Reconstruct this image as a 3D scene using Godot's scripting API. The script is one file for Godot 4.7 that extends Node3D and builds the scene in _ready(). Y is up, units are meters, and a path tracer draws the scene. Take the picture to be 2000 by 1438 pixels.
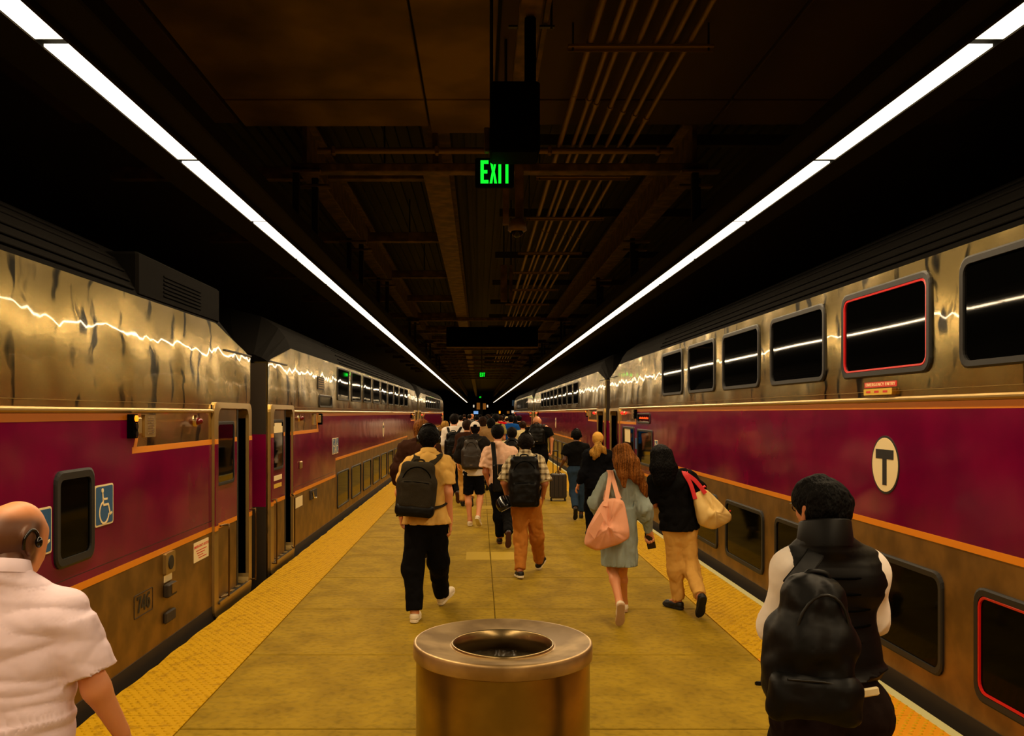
extends Node3D
# A commuter-rail platform between two bilevel trains. Metres, y up, the platform floor at y = 0, the camera looks along -z.
const F := 1680.0          # focal length in pixels of the 2000 x 1438 frame
const VX := 936.0          # where the view axis meets the frame
const VY := 807.0
const EYE := 1.86          # height of the camera above the platform
const LEFT := -2.46        # plane of the left train's side
const RIGHT := 2.88        # plane of the right train's side
const LAMP_Y := 3.48
const WARM := Color(1.0, 0.87, 0.68)

var mats := {}
var used := {}
var rng := RandomNumberGenerator.new()
var cache := {}

func _ready() -> void:
	rng.seed = 7
	# camera: a shifted lens, level and square to the platform
	var cam := Camera3D.new()
	cam.name = "camera"
	cam.projection = Camera3D.PROJECTION_FRUSTUM
	cam.near = 0.1
	cam.far = 400.0
	cam.size = 0.1 * 1438.0 / F
	cam.frustum_offset = Vector2(0.1 * (1000.0 - VX) / F, 0.1 * (VY - 719.0) / F)
	cam.position = Vector3(0, EYE, 0)
	add_child(cam)
	cam.current = true
	var env := Environment.new()
	env.background_mode = Environment.BG_COLOR
	env.background_color = Color(0.004, 0.004, 0.005)
	env.tonemap_mode = Environment.TONE_MAPPER_LINEAR
	env.tonemap_exposure = 1.6
	env.sdfgi_enabled = true
	env.ssao_enabled = true
	env.ssil_enabled = true
	var we := WorldEnvironment.new()
	we.name = "environment"
	we.environment = env
	add_child(we)
	make_materials()
	lamps()
	platform()
	hall()
	overhead()
	trains()
	bin()
	people()
	crowd()

# ---------------------------------------------------------------- helpers
func at(x: float, y: float, d: float) -> Vector3:
	return Vector3((x - VX) * d / F, EYE - (y - VY) * d / F, -d)

func numbered(n: String) -> String:
	if not used.has(n):
		used[n] = 0
		return n
	used[n] += 1
	return "%s_%03d" % [n, used[n]]

func tag(o: Node3D, label: String, category: String, group := "") -> void:
	o.set_meta("label", label)
	o.set_meta("category", category)
	if group:
		o.set_meta("group", group)

func thing(called: String, label: String, category: String, where := Vector3.ZERO, group := "") -> Node3D:
	var o := Node3D.new()
	o.name = numbered(called)
	o.position = where
	add_child(o)
	tag(o, label, category, group)
	return o

func where_is(o: Node) -> Vector3:
	var p := Vector3.ZERO
	while o != self and o is Node3D:
		p += o.position
		o = o.get_parent()
	return p

# a part whose shape was built in world coordinates
func part(called: String, m: Mesh, mt: Material, parent: Node3D, label := "") -> MeshInstance3D:
	var o := MeshInstance3D.new()
	o.name = called
	o.mesh = m
	o.material_override = mt
	o.position = -where_is(parent)
	parent.add_child(o, true)
	if label:
		o.set_meta("label", label)
	return o

# a part whose shape stands in its parent's own coordinates
func own(called: String, m: Mesh, mt: Material, parent: Node3D, t := Transform3D(), label := "") -> MeshInstance3D:
	var o := MeshInstance3D.new()
	o.name = called
	o.mesh = m
	o.material_override = mt
	o.transform = t
	parent.add_child(o, true)
	if label:
		o.set_meta("label", label)
	return o

func struct(called: String, m: Mesh, mt: Material, label := "") -> MeshInstance3D:
	var o := MeshInstance3D.new()
	o.name = numbered(called)
	o.mesh = m
	o.material_override = mt
	add_child(o)
	o.set_meta("kind", "structure")
	if label:
		o.set_meta("label", label)
	return o

class Shape:
	var st := SurfaceTool.new()
	var n := 0
	func _init() -> void:
		st.begin(Mesh.PRIMITIVE_TRIANGLES)
	func tri(a: Vector3, b: Vector3, c: Vector3, g := -1) -> void:
		st.set_smooth_group(g)
		st.add_vertex(a); st.add_vertex(b); st.add_vertex(c)
		n += 1
	func quad(a: Vector3, b: Vector3, c: Vector3, d: Vector3, g := -1) -> void:
		tri(a, b, c, g); tri(a, c, d, g)
	# rings of equal count joined to a skin; the winding follows from the first ring
	func loft(rings: Array, cap := true, g := 0) -> void:
		var m: int = rings[0].size()
		var c0 := Vector3.ZERO
		var c1 := Vector3.ZERO
		for i in m:
			c0 += rings[0][i]
			c1 += rings[-1][i]
		var area := Vector3.ZERO
		var big: Array = [rings[0], rings[rings.size() / 2], rings[-1]]
		for r in big:
			for i in m:
				area += (r[i] - c0 / m).cross(r[(i + 1) % m] - c0 / m)
		var along := c1 / m - c0 / m
		if along.length() < 1e-6:
			along = rings[1][0] - rings[0][0]
		var flip := area.dot(along) > 0.0
		for k in rings.size() - 1:
			var a = rings[k]
			var b = rings[k + 1]
			for i in m:
				var j := (i + 1) % m
				if flip:
					quad(a[i], b[i], b[j], a[j], g)
				else:
					quad(a[i], a[j], b[j], b[i], g)
		if cap:
			fan(rings[0], not flip)
			fan(rings[-1], flip)
	func fan(r, flip: bool) -> void:
		var c := Vector3.ZERO
		for p in r:
			c += p
		c /= r.size()
		for i in r.size():
			var j: int = (i + 1) % r.size()
			if flip:
				tri(c, r[j], r[i])
			else:
				tri(c, r[i], r[j])
	# a box with chamfered edges
	func box(c: Vector3, s: Vector3, ch := 0.0, b := Basis()) -> void:
		var h := s * 0.5
		ch = minf(ch, 0.49 * minf(s.x, minf(s.y, s.z)))
		if ch <= 0.0:
			loft([rect(c, h.x, h.z, -h.y, 0.0, b), rect(c, h.x, h.z, h.y, 0.0, b)], true, -1)
			return
		loft([rect(c, h.x - ch, h.z - ch, -h.y, ch * 0.6, b), rect(c, h.x, h.z, -h.y + ch, ch, b), rect(c, h.x, h.z, h.y - ch, ch, b), rect(c, h.x - ch, h.z - ch, h.y, ch * 0.6, b)], true, -1)
	func rect(c: Vector3, x: float, z: float, y: float, ch: float, b: Basis) -> PackedVector3Array:
		var o := PackedVector3Array()
		var pts := [[x, z], [-x, z], [-x, -z], [x, -z]]
		if ch > 0.0:
			pts = [[x, z - ch], [x - ch, z], [-x + ch, z], [-x, z - ch], [-x, -z + ch], [-x + ch, -z], [x - ch, -z], [x, -z + ch]]
		for p in pts:
			o.append(c + b * Vector3(p[0], y, p[1]))
		return o
	func tube(path: Array, r, sides := 8, cap := true) -> void:
		var rings := []
		var up := Vector3.UP
		for i in path.size():
			var t: Vector3 = (path[mini(i + 1, path.size() - 1)] - path[maxi(i - 1, 0)]).normalized()
			if absf(t.dot(up)) > 0.95:
				up = Vector3(0.3, 0, 1).normalized() if i == 0 else up
			var u := (up - t * up.dot(t)).normalized()
			if u.length() < 0.5:
				u = t.cross(Vector3.RIGHT).normalized()
			up = u
			var v := t.cross(u)
			var ring := PackedVector3Array()
			var rr: float = r[i] if r is Array else r
			for k in sides:
				var a := TAU * k / sides
				ring.append(path[i] + (u * cos(a) + v * sin(a)) * rr)
			rings.append(ring)
		loft(rings, cap, 0)
	# a flat band of width w and thickness t along a path; across gives its width direction at each point
	func ribbon(path: Array, w: float, t: float, across) -> void:
		var rings := []
		for i in path.size():
			var d: Vector3 = (path[mini(i + 1, path.size() - 1)] - path[maxi(i - 1, 0)]).normalized()
			var a: Vector3 = across[i] if across is Array else across
			a = (a - d * a.dot(d)).normalized()
			var u := d.cross(a)
			rings.append(PackedVector3Array([path[i] + a * w * 0.5 + u * t * 0.3, path[i] + a * w * 0.42 + u * t * 0.5, path[i] - a * w * 0.42 + u * t * 0.5, path[i] - a * w * 0.5 + u * t * 0.3, path[i] - a * w * 0.5 - u * t * 0.3, path[i] - a * w * 0.42 - u * t * 0.5, path[i] + a * w * 0.42 - u * t * 0.5, path[i] + a * w * 0.5 - u * t * 0.3]))
		loft(rings, true, -1)
	func lathe(c: Vector3, profile: Array, sides := 48, cap := false, g := 0) -> void:
		var rings := []
		for p in profile:
			var ring := PackedVector3Array()
			for k in sides:
				var a := TAU * k / sides
				ring.append(c + Vector3(cos(a) * p.x, p.y, sin(a) * p.x))
			rings.append(ring)
		loft(rings, cap, g)
	# a 2D outline (in the plane of u and v) pushed along w by t
	func prism(c: Vector3, u: Vector3, v: Vector3, outline: PackedVector2Array, t: float, ch := 0.0) -> void:
		var w := u.cross(v).normalized()
		var a := PackedVector3Array()
		var b := PackedVector3Array()
		for p in outline:
			a.append(c + u * p.x + v * p.y)
			b.append(c + u * p.x + v * p.y + w * t)
		var ids := Geometry2D.triangulate_polygon(outline)
		var m := a.size()
		var area := 0.0
		for i in m:
			area += outline[i].cross(outline[(i + 1) % m])
		for i in m:
			var j := (i + 1) % m
			if area > 0.0:
				quad(a[i], b[i], b[j], a[j])
			else:
				quad(a[i], a[j], b[j], b[i])
		for k in range(0, ids.size(), 3):
			var p0 := outline[ids[k]]
			var p1 := outline[ids[k + 1]]
			var p2 := outline[ids[k + 2]]
			if (p1 - p0).cross(p2 - p0) < 0.0:
				tri(b[ids[k]], b[ids[k + 1]], b[ids[k + 2]])
				tri(a[ids[k]], a[ids[k + 2]], a[ids[k + 1]])
			else:
				tri(b[ids[k]], b[ids[k + 2]], b[ids[k + 1]])
				tri(a[ids[k]], a[ids[k + 1]], a[ids[k + 2]])
	func ball(c: Vector3, r: Vector3, sides := 16, b := Basis()) -> void:
		var rings := []
		for i in 9:
			var a := lerpf(-PI / 2 + 0.02, PI / 2 - 0.02, i / 8.0)
			var ring := PackedVector3Array()
			for k in sides:
				var t := TAU * k / sides
				ring.append(c + b * Vector3(cos(a) * cos(t) * r.x, sin(a) * r.y, cos(a) * sin(t) * r.z))
			rings.append(ring)
		loft(rings, true, 0)
	func done() -> ArrayMesh:
		st.generate_normals()
		return st.commit()

func rrect(w: float, h: float, r: float, n := 5) -> PackedVector2Array:
	var o := PackedVector2Array()
	for q in 4:
		var c := Vector2((w / 2 - r) * (1 if q == 0 or q == 3 else -1), (h / 2 - r) * (1 if q < 2 else -1))
		for k in n:
			var a := PI / 2 * (q + k / (n - 1.0))
			o.append(c + Vector2(cos(a), sin(a)) * r)
	return o

func disc(r: float, n := 28, sx := 1.0) -> PackedVector2Array:
	var o := PackedVector2Array()
	for k in n:
		o.append(Vector2(cos(TAU * k / n) * sx, sin(TAU * k / n)) * r)
	return o

func smooth_path(p: Array, each := 5) -> Array:
	var o := []
	for i in p.size() - 1:
		var a: Vector3 = p[maxi(i - 1, 0)]
		var b: Vector3 = p[i]
		var c: Vector3 = p[i + 1]
		var d: Vector3 = p[mini(i + 2, p.size() - 1)]
		for k in each:
			o.append(b.cubic_interpolate(c, a, d, k / float(each)))
	o.append(p[-1])
	return o

func box_mesh(c: Vector3, s: Vector3, ch := 0.0, b := Basis()) -> ArrayMesh:
	var sh := Shape.new()
	sh.box(c, s, ch, b)
	return sh.done()

func tube_mesh(p: Array, r, sides := 8) -> ArrayMesh:
	var sh := Shape.new()
	sh.tube(p, r, sides)
	return sh.done()

func words(text: String, height: float, depth := 0.002, bold := 700, stretch := 100) -> TextMesh:
	var t := TextMesh.new()
	var f := SystemFont.new()
	f.font_names = PackedStringArray(["Droid Sans"])
	f.font_weight = bold
	f.font_stretch = stretch
	t.font = f
	t.text = text
	t.font_size = 64
	t.pixel_size = height / 46.0
	t.depth = depth
	t.curve_step = 1.0
	return t

# a field of soft bones on a grid, meshed as surface nets
class Blob:
	var o: Vector3
	var h: float
	var k: float
	var nx: int
	var ny: int
	var nz: int
	var s := PackedFloat32Array()
	var hit := PackedInt32Array()
	var planes := []
	var wob: FastNoiseLite
	var wamp := 0.0
	var wscale := Vector3.ONE
	func _init(lo: Vector3, hi: Vector3, cell: float, blend: float) -> void:
		h = cell
		k = blend
		o = lo - Vector3.ONE * cell * 3.0
		var e := (hi - lo) / cell
		nx = int(e.x) + 8
		ny = int(e.y) + 8
		nz = int(e.z) + 8
		s.resize(nx * ny * nz)
	func bone(a: Vector3, b: Vector3, ra: float, rb: float, e := 1.0, f := Vector3(0, 0, 1), capped := false) -> void:
		var m := 3.0 * k + 2.0 * h
		var r := maxf(ra, rb) * maxf(1.0, e) + m
		var lo := (a.min(b) - Vector3.ONE * r - o) / h
		var hi := (a.max(b) + Vector3.ONE * r - o) / h
		var x0 := maxi(1, int(lo.x)); var x1 := mini(nx - 2, int(hi.x) + 1)
		var y0 := maxi(1, int(lo.y)); var y1 := mini(ny - 2, int(hi.y) + 1)
		var z0 := maxi(1, int(lo.z)); var z1 := mini(nz - 2, int(hi.z) + 1)
		var ab := b - a
		var abx := ab.x; var aby := ab.y; var abz := ab.z
		var ll := maxf(ab.length_squared(), 1e-9)
		var inv := 1.0 / ll
		var length := sqrt(ll)
		var ik := 1.0 / k
		var fx := f.x; var fy := f.y; var fz := f.z
		var bent := absf(e - 1.0) > 1e-3
		var ce := 1.0 / e - 1.0
		var dr := rb - ra
		for iz in range(z0, z1 + 1):
			var pz := o.z + iz * h - a.z
			for iy in range(y0, y1 + 1):
				var py := o.y + iy * h - a.y
				var row := (iz * ny + iy) * nx
				var yz := py * aby + pz * abz
				for ix in range(x0, x1 + 1):
					var px := o.x + ix * h - a.x
					var t := (px * abx + yz) * inv
					var ax := 0.0
					if capped:
						ax = maxf(-t, t - 1.0) * length
						if ax > m:
							continue
					elif t < 0.0:
						t = 0.0
					elif t > 1.0:
						t = 1.0
					var qx := px - abx * t
					var qy := py - aby * t
					var qz := pz - abz * t
					if bent:
						var c := (qx * fx + qy * fy + qz * fz) * ce
						qx += fx * c; qy += fy * c; qz += fz * c
					var d := sqrt(qx * qx + qy * qy + qz * qz) - ra - dr * t
					if capped and ax > d:
						d = ax
					if d < m:
						var i := row + ix
						if s[i] == 0.0:
							hit.append(i)
						s[i] += exp(minf(-d * ik, 40.0))
	func rbox(c: Vector3, half: Vector3, r: float, b := Basis()) -> void:
		var m := 3.0 * k + 2.0 * h
		var reach := half.length() + m
		var lo := (c - Vector3.ONE * reach - o) / h
		var hi := (c + Vector3.ONE * reach - o) / h
		var q: Vector3
		var inner := half - Vector3.ONE * r
		var bt := b.transposed()
		for iz in range(maxi(1, int(lo.z)), mini(nz - 2, int(hi.z) + 1) + 1):
			for iy in range(maxi(1, int(lo.y)), mini(ny - 2, int(hi.y) + 1) + 1):
				var row := (iz * ny + iy) * nx
				for ix in range(maxi(1, int(lo.x)), mini(nx - 2, int(hi.x) + 1) + 1):
					q = (bt * (o + Vector3(ix, iy, iz) * h - c)).abs() - inner
					var d := q.max(Vector3.ZERO).length() + minf(maxf(q.x, maxf(q.y, q.z)), 0.0) - r
					if d < m:
						var i := row + ix
						if s[i] == 0.0:
							hit.append(i)
						s[i] += exp(minf(-d / k, 40.0))
	func cut(p: Vector3, n: Vector3) -> void:   # what lies on the side of n is taken away
		planes.append([p, n.normalized()])
	func arrays() -> Array:
		var g := PackedFloat32Array()
		g.resize(s.size())
		g.fill(h)
		var sx := 1
		var sy := nx
		var sz := nx * ny
		for i in hit:
			var d := -log(s[i]) * k
			if wob != null or planes.size():
				var iz := i / sz
				var iy := (i - iz * sz) / sy
				var p := o + Vector3(i - iz * sz - iy * sy, iy, iz) * h
				if wob != null and absf(d) < 0.05:
					d += (wob.get_noise_3dv(p * wscale) - 0.5) * wamp
				for pl in planes:
					var q: float = (p - pl[0]).dot(pl[1])
					if q > d:
						d = q
			g[i] = d
		var at := PackedInt32Array()
		at.resize(s.size())
		at.fill(-1)
		var v := PackedVector3Array()
		var nn := PackedVector3Array()
		var cells := PackedInt32Array()
		for i in hit:
			var a := g[i]; var b := g[i + 1]; var c := g[i + sy]; var d := g[i + sy + 1]
			var e := g[i + sz]; var f := g[i + sz + 1]; var q := g[i + sz + sy]; var r := g[i + sz + sy + 1]
			var neg := int(a < 0.0) + int(b < 0.0) + int(c < 0.0) + int(d < 0.0) + int(e < 0.0) + int(f < 0.0) + int(q < 0.0) + int(r < 0.0)
			if neg == 0 or neg == 8:
				continue
			var p := Vector3.ZERO
			var w := 0
			if (a < 0.0) != (b < 0.0): p += Vector3(a / (a - b), 0, 0); w += 1
			if (c < 0.0) != (d < 0.0): p += Vector3(c / (c - d), 1, 0); w += 1
			if (e < 0.0) != (f < 0.0): p += Vector3(e / (e - f), 0, 1); w += 1
			if (q < 0.0) != (r < 0.0): p += Vector3(q / (q - r), 1, 1); w += 1
			if (a < 0.0) != (c < 0.0): p += Vector3(0, a / (a - c), 0); w += 1
			if (b < 0.0) != (d < 0.0): p += Vector3(1, b / (b - d), 0); w += 1
			if (e < 0.0) != (q < 0.0): p += Vector3(0, e / (e - q), 1); w += 1
			if (f < 0.0) != (r < 0.0): p += Vector3(1, f / (f - r), 1); w += 1
			if (a < 0.0) != (e < 0.0): p += Vector3(0, 0, a / (a - e)); w += 1
			if (b < 0.0) != (f < 0.0): p += Vector3(1, 0, b / (b - f)); w += 1
			if (c < 0.0) != (q < 0.0): p += Vector3(0, 1, c / (c - q)); w += 1
			if (d < 0.0) != (r < 0.0): p += Vector3(1, 1, d / (d - r)); w += 1
			var iz := i / sz
			var iy := (i - iz * sz) / sy
			at[i] = v.size()
			v.append(o + (Vector3(i - iz * sz - iy * sy, iy, iz) + p / w) * h)
			nn.append(Vector3(b + d + f + r - a - c - e - q, c + d + q + r - a - b - e - f, e + f + q + r - a - b - c - d).normalized())
			cells.append(i)
		var ids := PackedInt32Array()
		for i in cells:
			var inside := g[i] < 0.0
			if inside != (g[i + 1] < 0.0):
				put(ids, at[i], at[i - sy], at[i - sy - sz], at[i - sz], inside)
			if inside != (g[i + sy] < 0.0):
				put(ids, at[i], at[i - sz], at[i - sz - 1], at[i - 1], inside)
			if inside != (g[i + sz] < 0.0):
				put(ids, at[i], at[i - 1], at[i - 1 - sy], at[i - sy], inside)
		return [v, nn, ids]
	func put(ids: PackedInt32Array, a: int, b: int, c: int, d: int, outward: bool) -> void:
		if a < 0 or b < 0 or c < 0 or d < 0:
			return
		if outward:
			ids.append_array(PackedInt32Array([a, c, b, a, d, c]))
		else:
			ids.append_array(PackedInt32Array([a, b, c, a, c, d]))

# several of Blob's arrays, each with its own transform, as one mesh; paint gives the vertex colours
func weld(pieces: Array, paint = null) -> ArrayMesh:
	var v := PackedVector3Array()
	var n := PackedVector3Array()
	var ids := PackedInt32Array()
	for p in pieces:
		var a: Array = p[0]
		var base := v.size()
		if p.size() > 1:
			var t: Transform3D = p[1]
			var nb := t.basis.orthonormalized() if t.basis.determinant() > 0.0 else t.basis
			v.append_array(t * (a[0] as PackedVector3Array))
			for q in a[1]:
				n.append((nb * q).normalized())
			var mirrored := t.basis.determinant() < 0.0
			var src: PackedInt32Array = a[2]
			var from := ids.size()
			ids.resize(from + src.size())
			for i in range(0, src.size(), 3):
				ids[from + i] = src[i] + base
				ids[from + i + 1] = src[i + (2 if mirrored else 1)] + base
				ids[from + i + 2] = src[i + (1 if mirrored else 2)] + base
		else:
			v.append_array(a[0])
			n.append_array(a[1])
			for i in a[2]:
				ids.append(i + base)
	var arr := []
	arr.resize(Mesh.ARRAY_MAX)
	arr[Mesh.ARRAY_VERTEX] = v
	arr[Mesh.ARRAY_NORMAL] = n
	arr[Mesh.ARRAY_INDEX] = ids
	if paint != null:
		var c := PackedColorArray()
		for p in v:
			c.append(paint.call(p))
		arr[Mesh.ARRAY_COLOR] = c
	var m := ArrayMesh.new()
	if v.size():
		m.add_surface_from_arrays(Mesh.PRIMITIVE_TRIANGLES, arr)
	return m

# ---------------------------------------------------------------- materials
func define(n: String, c: Color, rough := 0.8, metal := 0.0) -> StandardMaterial3D:
	var m := StandardMaterial3D.new()
	m.resource_name = n
	m.albedo_color = c
	m.roughness = rough
	m.metallic = metal
	m.cull_mode = BaseMaterial3D.CULL_DISABLED
	mats[n] = m
	return m

func noise(sd: int, freq: float, octaves := 4) -> FastNoiseLite:
	var f := FastNoiseLite.new()
	f.seed = sd
	f.frequency = freq
	f.fractal_octaves = octaves
	return f

func noise_tex(sd: int, freq: float, lo: Color, hi: Color, size := 256, at_lo := 0.25, at_hi := 0.75) -> NoiseTexture2D:
	var t := NoiseTexture2D.new()
	t.width = size
	t.height = size
	t.seamless = true
	t.noise = noise(sd, freq)
	var g := Gradient.new()
	g.offsets = PackedFloat32Array([at_lo, at_hi])
	g.colors = PackedColorArray([lo, hi])
	t.color_ramp = g
	return t

func bump_tex(sd: int, freq: float, strength: float, size := 256, octaves := 4) -> NoiseTexture2D:
	var t := NoiseTexture2D.new()
	t.width = size
	t.height = size
	t.seamless = true
	t.noise = noise(sd, freq, octaves)
	t.as_normal_map = true
	t.bump_strength = strength
	return t

func tri(m: StandardMaterial3D, scale, world := true) -> void:
	m.uv1_triplanar = true
	m.uv1_world_triplanar = world
	m.uv1_scale = scale if scale is Vector3 else Vector3.ONE * scale

func bumpy(m: StandardMaterial3D, t: Texture2D, amount: float) -> void:
	m.normal_enabled = true
	m.normal_texture = t
	m.normal_scale = amount

func steel_picture() -> ImageTexture:
	var im := Image.create(512, 512, false, Image.FORMAT_RGB8)
	var a := noise(3, 0.02, 4)
	var b := noise(4, 0.035, 3)
	var c := noise(5, 0.3, 2)
	for y in 512:
		for x in 512:
			var fade := 1.0 - absf(y - 256.0) / 256.0
			var wander := b.get_noise_2d(x * 0.3, y * 0.35) * 16.0
			var s := a.get_noise_2d((x + wander) * 1.6, y * 0.10)
			var k := 0.97 - 0.80 * smoothstep(0.12, 0.34, s) * clampf(0.35 + b.get_noise_2d(x, y * 0.4) * 2.0, 0.0, 1.0) * minf(1.0, fade * 4.0)
			k *= 0.97 + 0.05 * c.get_noise_2d(x * 0.2, y * 4.0)
			im.set_pixel(x, y, Color(k, k * 0.98, k * 0.95))
	return ImageTexture.create_from_image(im)

func make_materials() -> void:
	var m: StandardMaterial3D
	var waves := bump_tex(11, 0.014, 6.0, 256, 2)
	var slow := bump_tex(14, 0.008, 6.0, 256, 1)
	var fine := bump_tex(12, 0.09, 5.0)
	var cloth := bump_tex(13, 0.012, 8.0, 256, 3)
	mats["fine_bumps"] = null
	m = define("steel", Color(0.88, 0.79, 0.51), 0.21, 1.0)
	m.albedo_texture = steel_picture()
	tri(m, Vector3(0.3, 0.3, 0.22))
	bumpy(m, waves, 0.16)
	m.clearcoat_enabled = true
	m.clearcoat = 0.5
	m.clearcoat_roughness = 0.03
	m = define("lower_steel", Color(0.56, 0.42, 0.19), 0.45, 0.7)
	m.albedo_texture = noise_tex(21, 0.02, Color(0.8, 0.8, 0.8), Color(1, 1, 1))
	tri(m, 0.5)
	bumpy(m, waves, 0.08)
	m = define("trim_steel", Color(0.66, 0.55, 0.32), 0.38, 0.75)
	m = define("bright_steel", Color(0.85, 0.80, 0.68), 0.22, 0.95)
	m = define("rail_metal", Color(0.40, 0.31, 0.17), 0.28, 0.9)
	m = define("skirt", Color(0.17, 0.125, 0.06), 0.7, 0.2)
	m = define("roof", Color(0.033, 0.028, 0.022), 0.9)
	m.metallic_specular = 0.1
	m = define("purple", Color(0.46, 0.02, 0.215), 0.14, 0.0)
	m.metallic_specular = 0.35
	m.albedo_texture = noise_tex(22, 0.012, Color(0.86, 0.88, 0.9), Color(1, 1, 1))
	tri(m, 0.35)
	bumpy(m, waves, 0.05)
	m = define("orange", Color(0.88, 0.53, 0.06), 0.4)
	m = define("rubber", Color(0.035, 0.033, 0.03), 0.55)
	m = define("glass", Color(0.012, 0.012, 0.012), 0.03)
	m.metallic_specular = 0.30
	bumpy(m, slow, 0.02)
	tri(m, 0.3)
	m = define("tinted_glass", Color(0.02, 0.017, 0.012), 0.06)
	m.metallic_specular = 0.12
	m = define("red_seal", Color(0.75, 0.04, 0.05), 0.4)
	m = define("black", Color(0.015, 0.015, 0.015), 0.85)
	m.metallic_specular = 0.1
	m = define("dark_metal", Color(0.09, 0.085, 0.075), 0.5, 0.4)
	m = define("cream", Color(0.93, 0.86, 0.66), 0.6)
	m = define("sign_blue", Color(0.10, 0.33, 0.52), 0.5)
	m = define("sticker_yellow", Color(0.85, 0.70, 0.22), 0.5)
	m = define("sticker_red", Color(0.80, 0.16, 0.12), 0.5)
	m = define("maroon_lens", Color(0.35, 0.03, 0.04), 0.15)
	# platform
	m = define("concrete", Color(0.62, 0.51, 0.12), 0.75)
	m.metallic_specular = 0.2
	m.albedo_texture = noise_tex(31, 0.008, Color(0.88, 0.87, 0.85), Color(1.0, 1.0, 1.0), 512)
	m.detail_enabled = true
	m.detail_albedo = noise_tex(32, 0.12, Color(0.90, 0.90, 0.90), Color(1, 1, 1), 256, 0.2, 0.5)
	m.detail_blend_mode = BaseMaterial3D.BLEND_MODE_MUL
	tri(m, 0.42)
	bumpy(m, fine, 0.15)
	m = define("patch", Color(0.69, 0.58, 0.19), 0.7)
	m.metallic_specular = 0.2
	m = define("yellow", Color(0.75, 0.585, 0.03), 0.7)
	m.metallic_specular = 0.22
	m.albedo_texture = noise_tex(33, 0.02, Color(0.86, 0.84, 0.80), Color(1, 1, 1), 512, 0.2, 0.4)
	tri(m, 0.8)
	m = define("orange_tile", Color(0.82, 0.54, 0.03), 0.6)
	m.metallic_specular = 0.25
	m = define("edge_white", Color(0.72, 0.70, 0.48), 0.7)
	m = define("pit", Color(0.10, 0.09, 0.08), 0.95)
	m = define("dark_wall", Color(0.07, 0.065, 0.06), 0.95)
	m = define("deck", Color(0.11, 0.09, 0.05), 0.9)
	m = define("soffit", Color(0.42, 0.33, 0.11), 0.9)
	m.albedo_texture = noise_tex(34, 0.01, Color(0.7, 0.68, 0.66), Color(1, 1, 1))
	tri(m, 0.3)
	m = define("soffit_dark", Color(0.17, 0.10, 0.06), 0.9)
	m = define("beam", Color(0.36, 0.27, 0.12), 0.8)
	m.albedo_texture = noise_tex(35, 0.03, Color(0.6, 0.57, 0.52), Color(1, 1, 1))
	tri(m, 0.5)
	m = define("pipe", Color(0.40, 0.31, 0.16), 0.5, 0.3)
	m = define("housing", Color(0.09, 0.08, 0.05), 0.8)
	m.metallic_specular = 0.15
	# lamps
	m = define("lamp_white", Color(0.9, 0.9, 0.9), 0.6)
	m.emission_enabled = true
	m.emission = Color(1.0, 0.94, 0.84)
	m.emission_energy_multiplier = 1.6
	for e in [["exit_green", Color(0.05, 0.92, 0.16), 0.9], ["lit_red", Color(1.0, 0.10, 0.07), 1.6], ["lit_amber", Color(1.0, 0.50, 0.05), 1.6], ["lit_orange", Color(1.0, 0.30, 0.03), 0.9], ["far_warm", Color(0.75, 0.45, 0.15), 0.22], ["far_blue", Color(0.55, 0.75, 1.0), 0.45], ["far_white", Color(1.0, 0.92, 0.8), 0.5], ["far_dim", Color(0.25, 0.33, 0.38), 0.15]]:
		m = define(e[0], Color(0.05, 0.05, 0.05), 0.4)
		m.emission_enabled = true
		m.emission = e[1]
		m.emission_energy_multiplier = e[2]
	# bin
	m = define("bin_lid", Color(0.80, 0.68, 0.48), 0.42, 0.75)
	m.albedo_texture = noise_tex(42, 0.012, Color(0.78, 0.75, 0.7), Color(1, 1, 1))
	tri(m, 1.4)
	m = define("bin_steel", Color(0.68, 0.59, 0.42), 0.29, 1.0)
	m.albedo_texture = noise_tex(41, 0.01, Color(0.85, 0.84, 0.8), Color(1, 1, 1))
	tri(m, Vector3(1.2, 1.2, 1.2))
	m = define("bin_liner", Color(0.42, 0.37, 0.28), 0.22)
	bumpy(m, cloth, 1.0)
	tri(m, 4.0)
	# people
	for e in [["skin", Color(0.85, 0.57, 0.38)], ["skin_tan", Color(0.76, 0.49, 0.33)], ["skin_dark", Color(0.36, 0.22, 0.15)]]:
		m = define(e[0], e[1], 0.5)
		m.subsurf_scatter_enabled = true
		m.subsurf_scatter_strength = 0.08
		m.vertex_color_use_as_albedo = true
	for e in [["hair_black", Color(0.035, 0.028, 0.022)], ["hair_brown", Color(0.20, 0.115, 0.055)], ["hair_auburn", Color(0.56, 0.34, 0.13)], ["hair_blond", Color(0.78, 0.58, 0.25)], ["hair_dark_brown", Color(0.09, 0.06, 0.04)]]:
		m = define(e[0], e[1], 0.75)
		m.metallic_specular = 0.22
		m.albedo_texture = streaks()
		tri(m, Vector3(3, 1.4, 3), false)
		bumpy(m, fine, 1.0)
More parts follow.
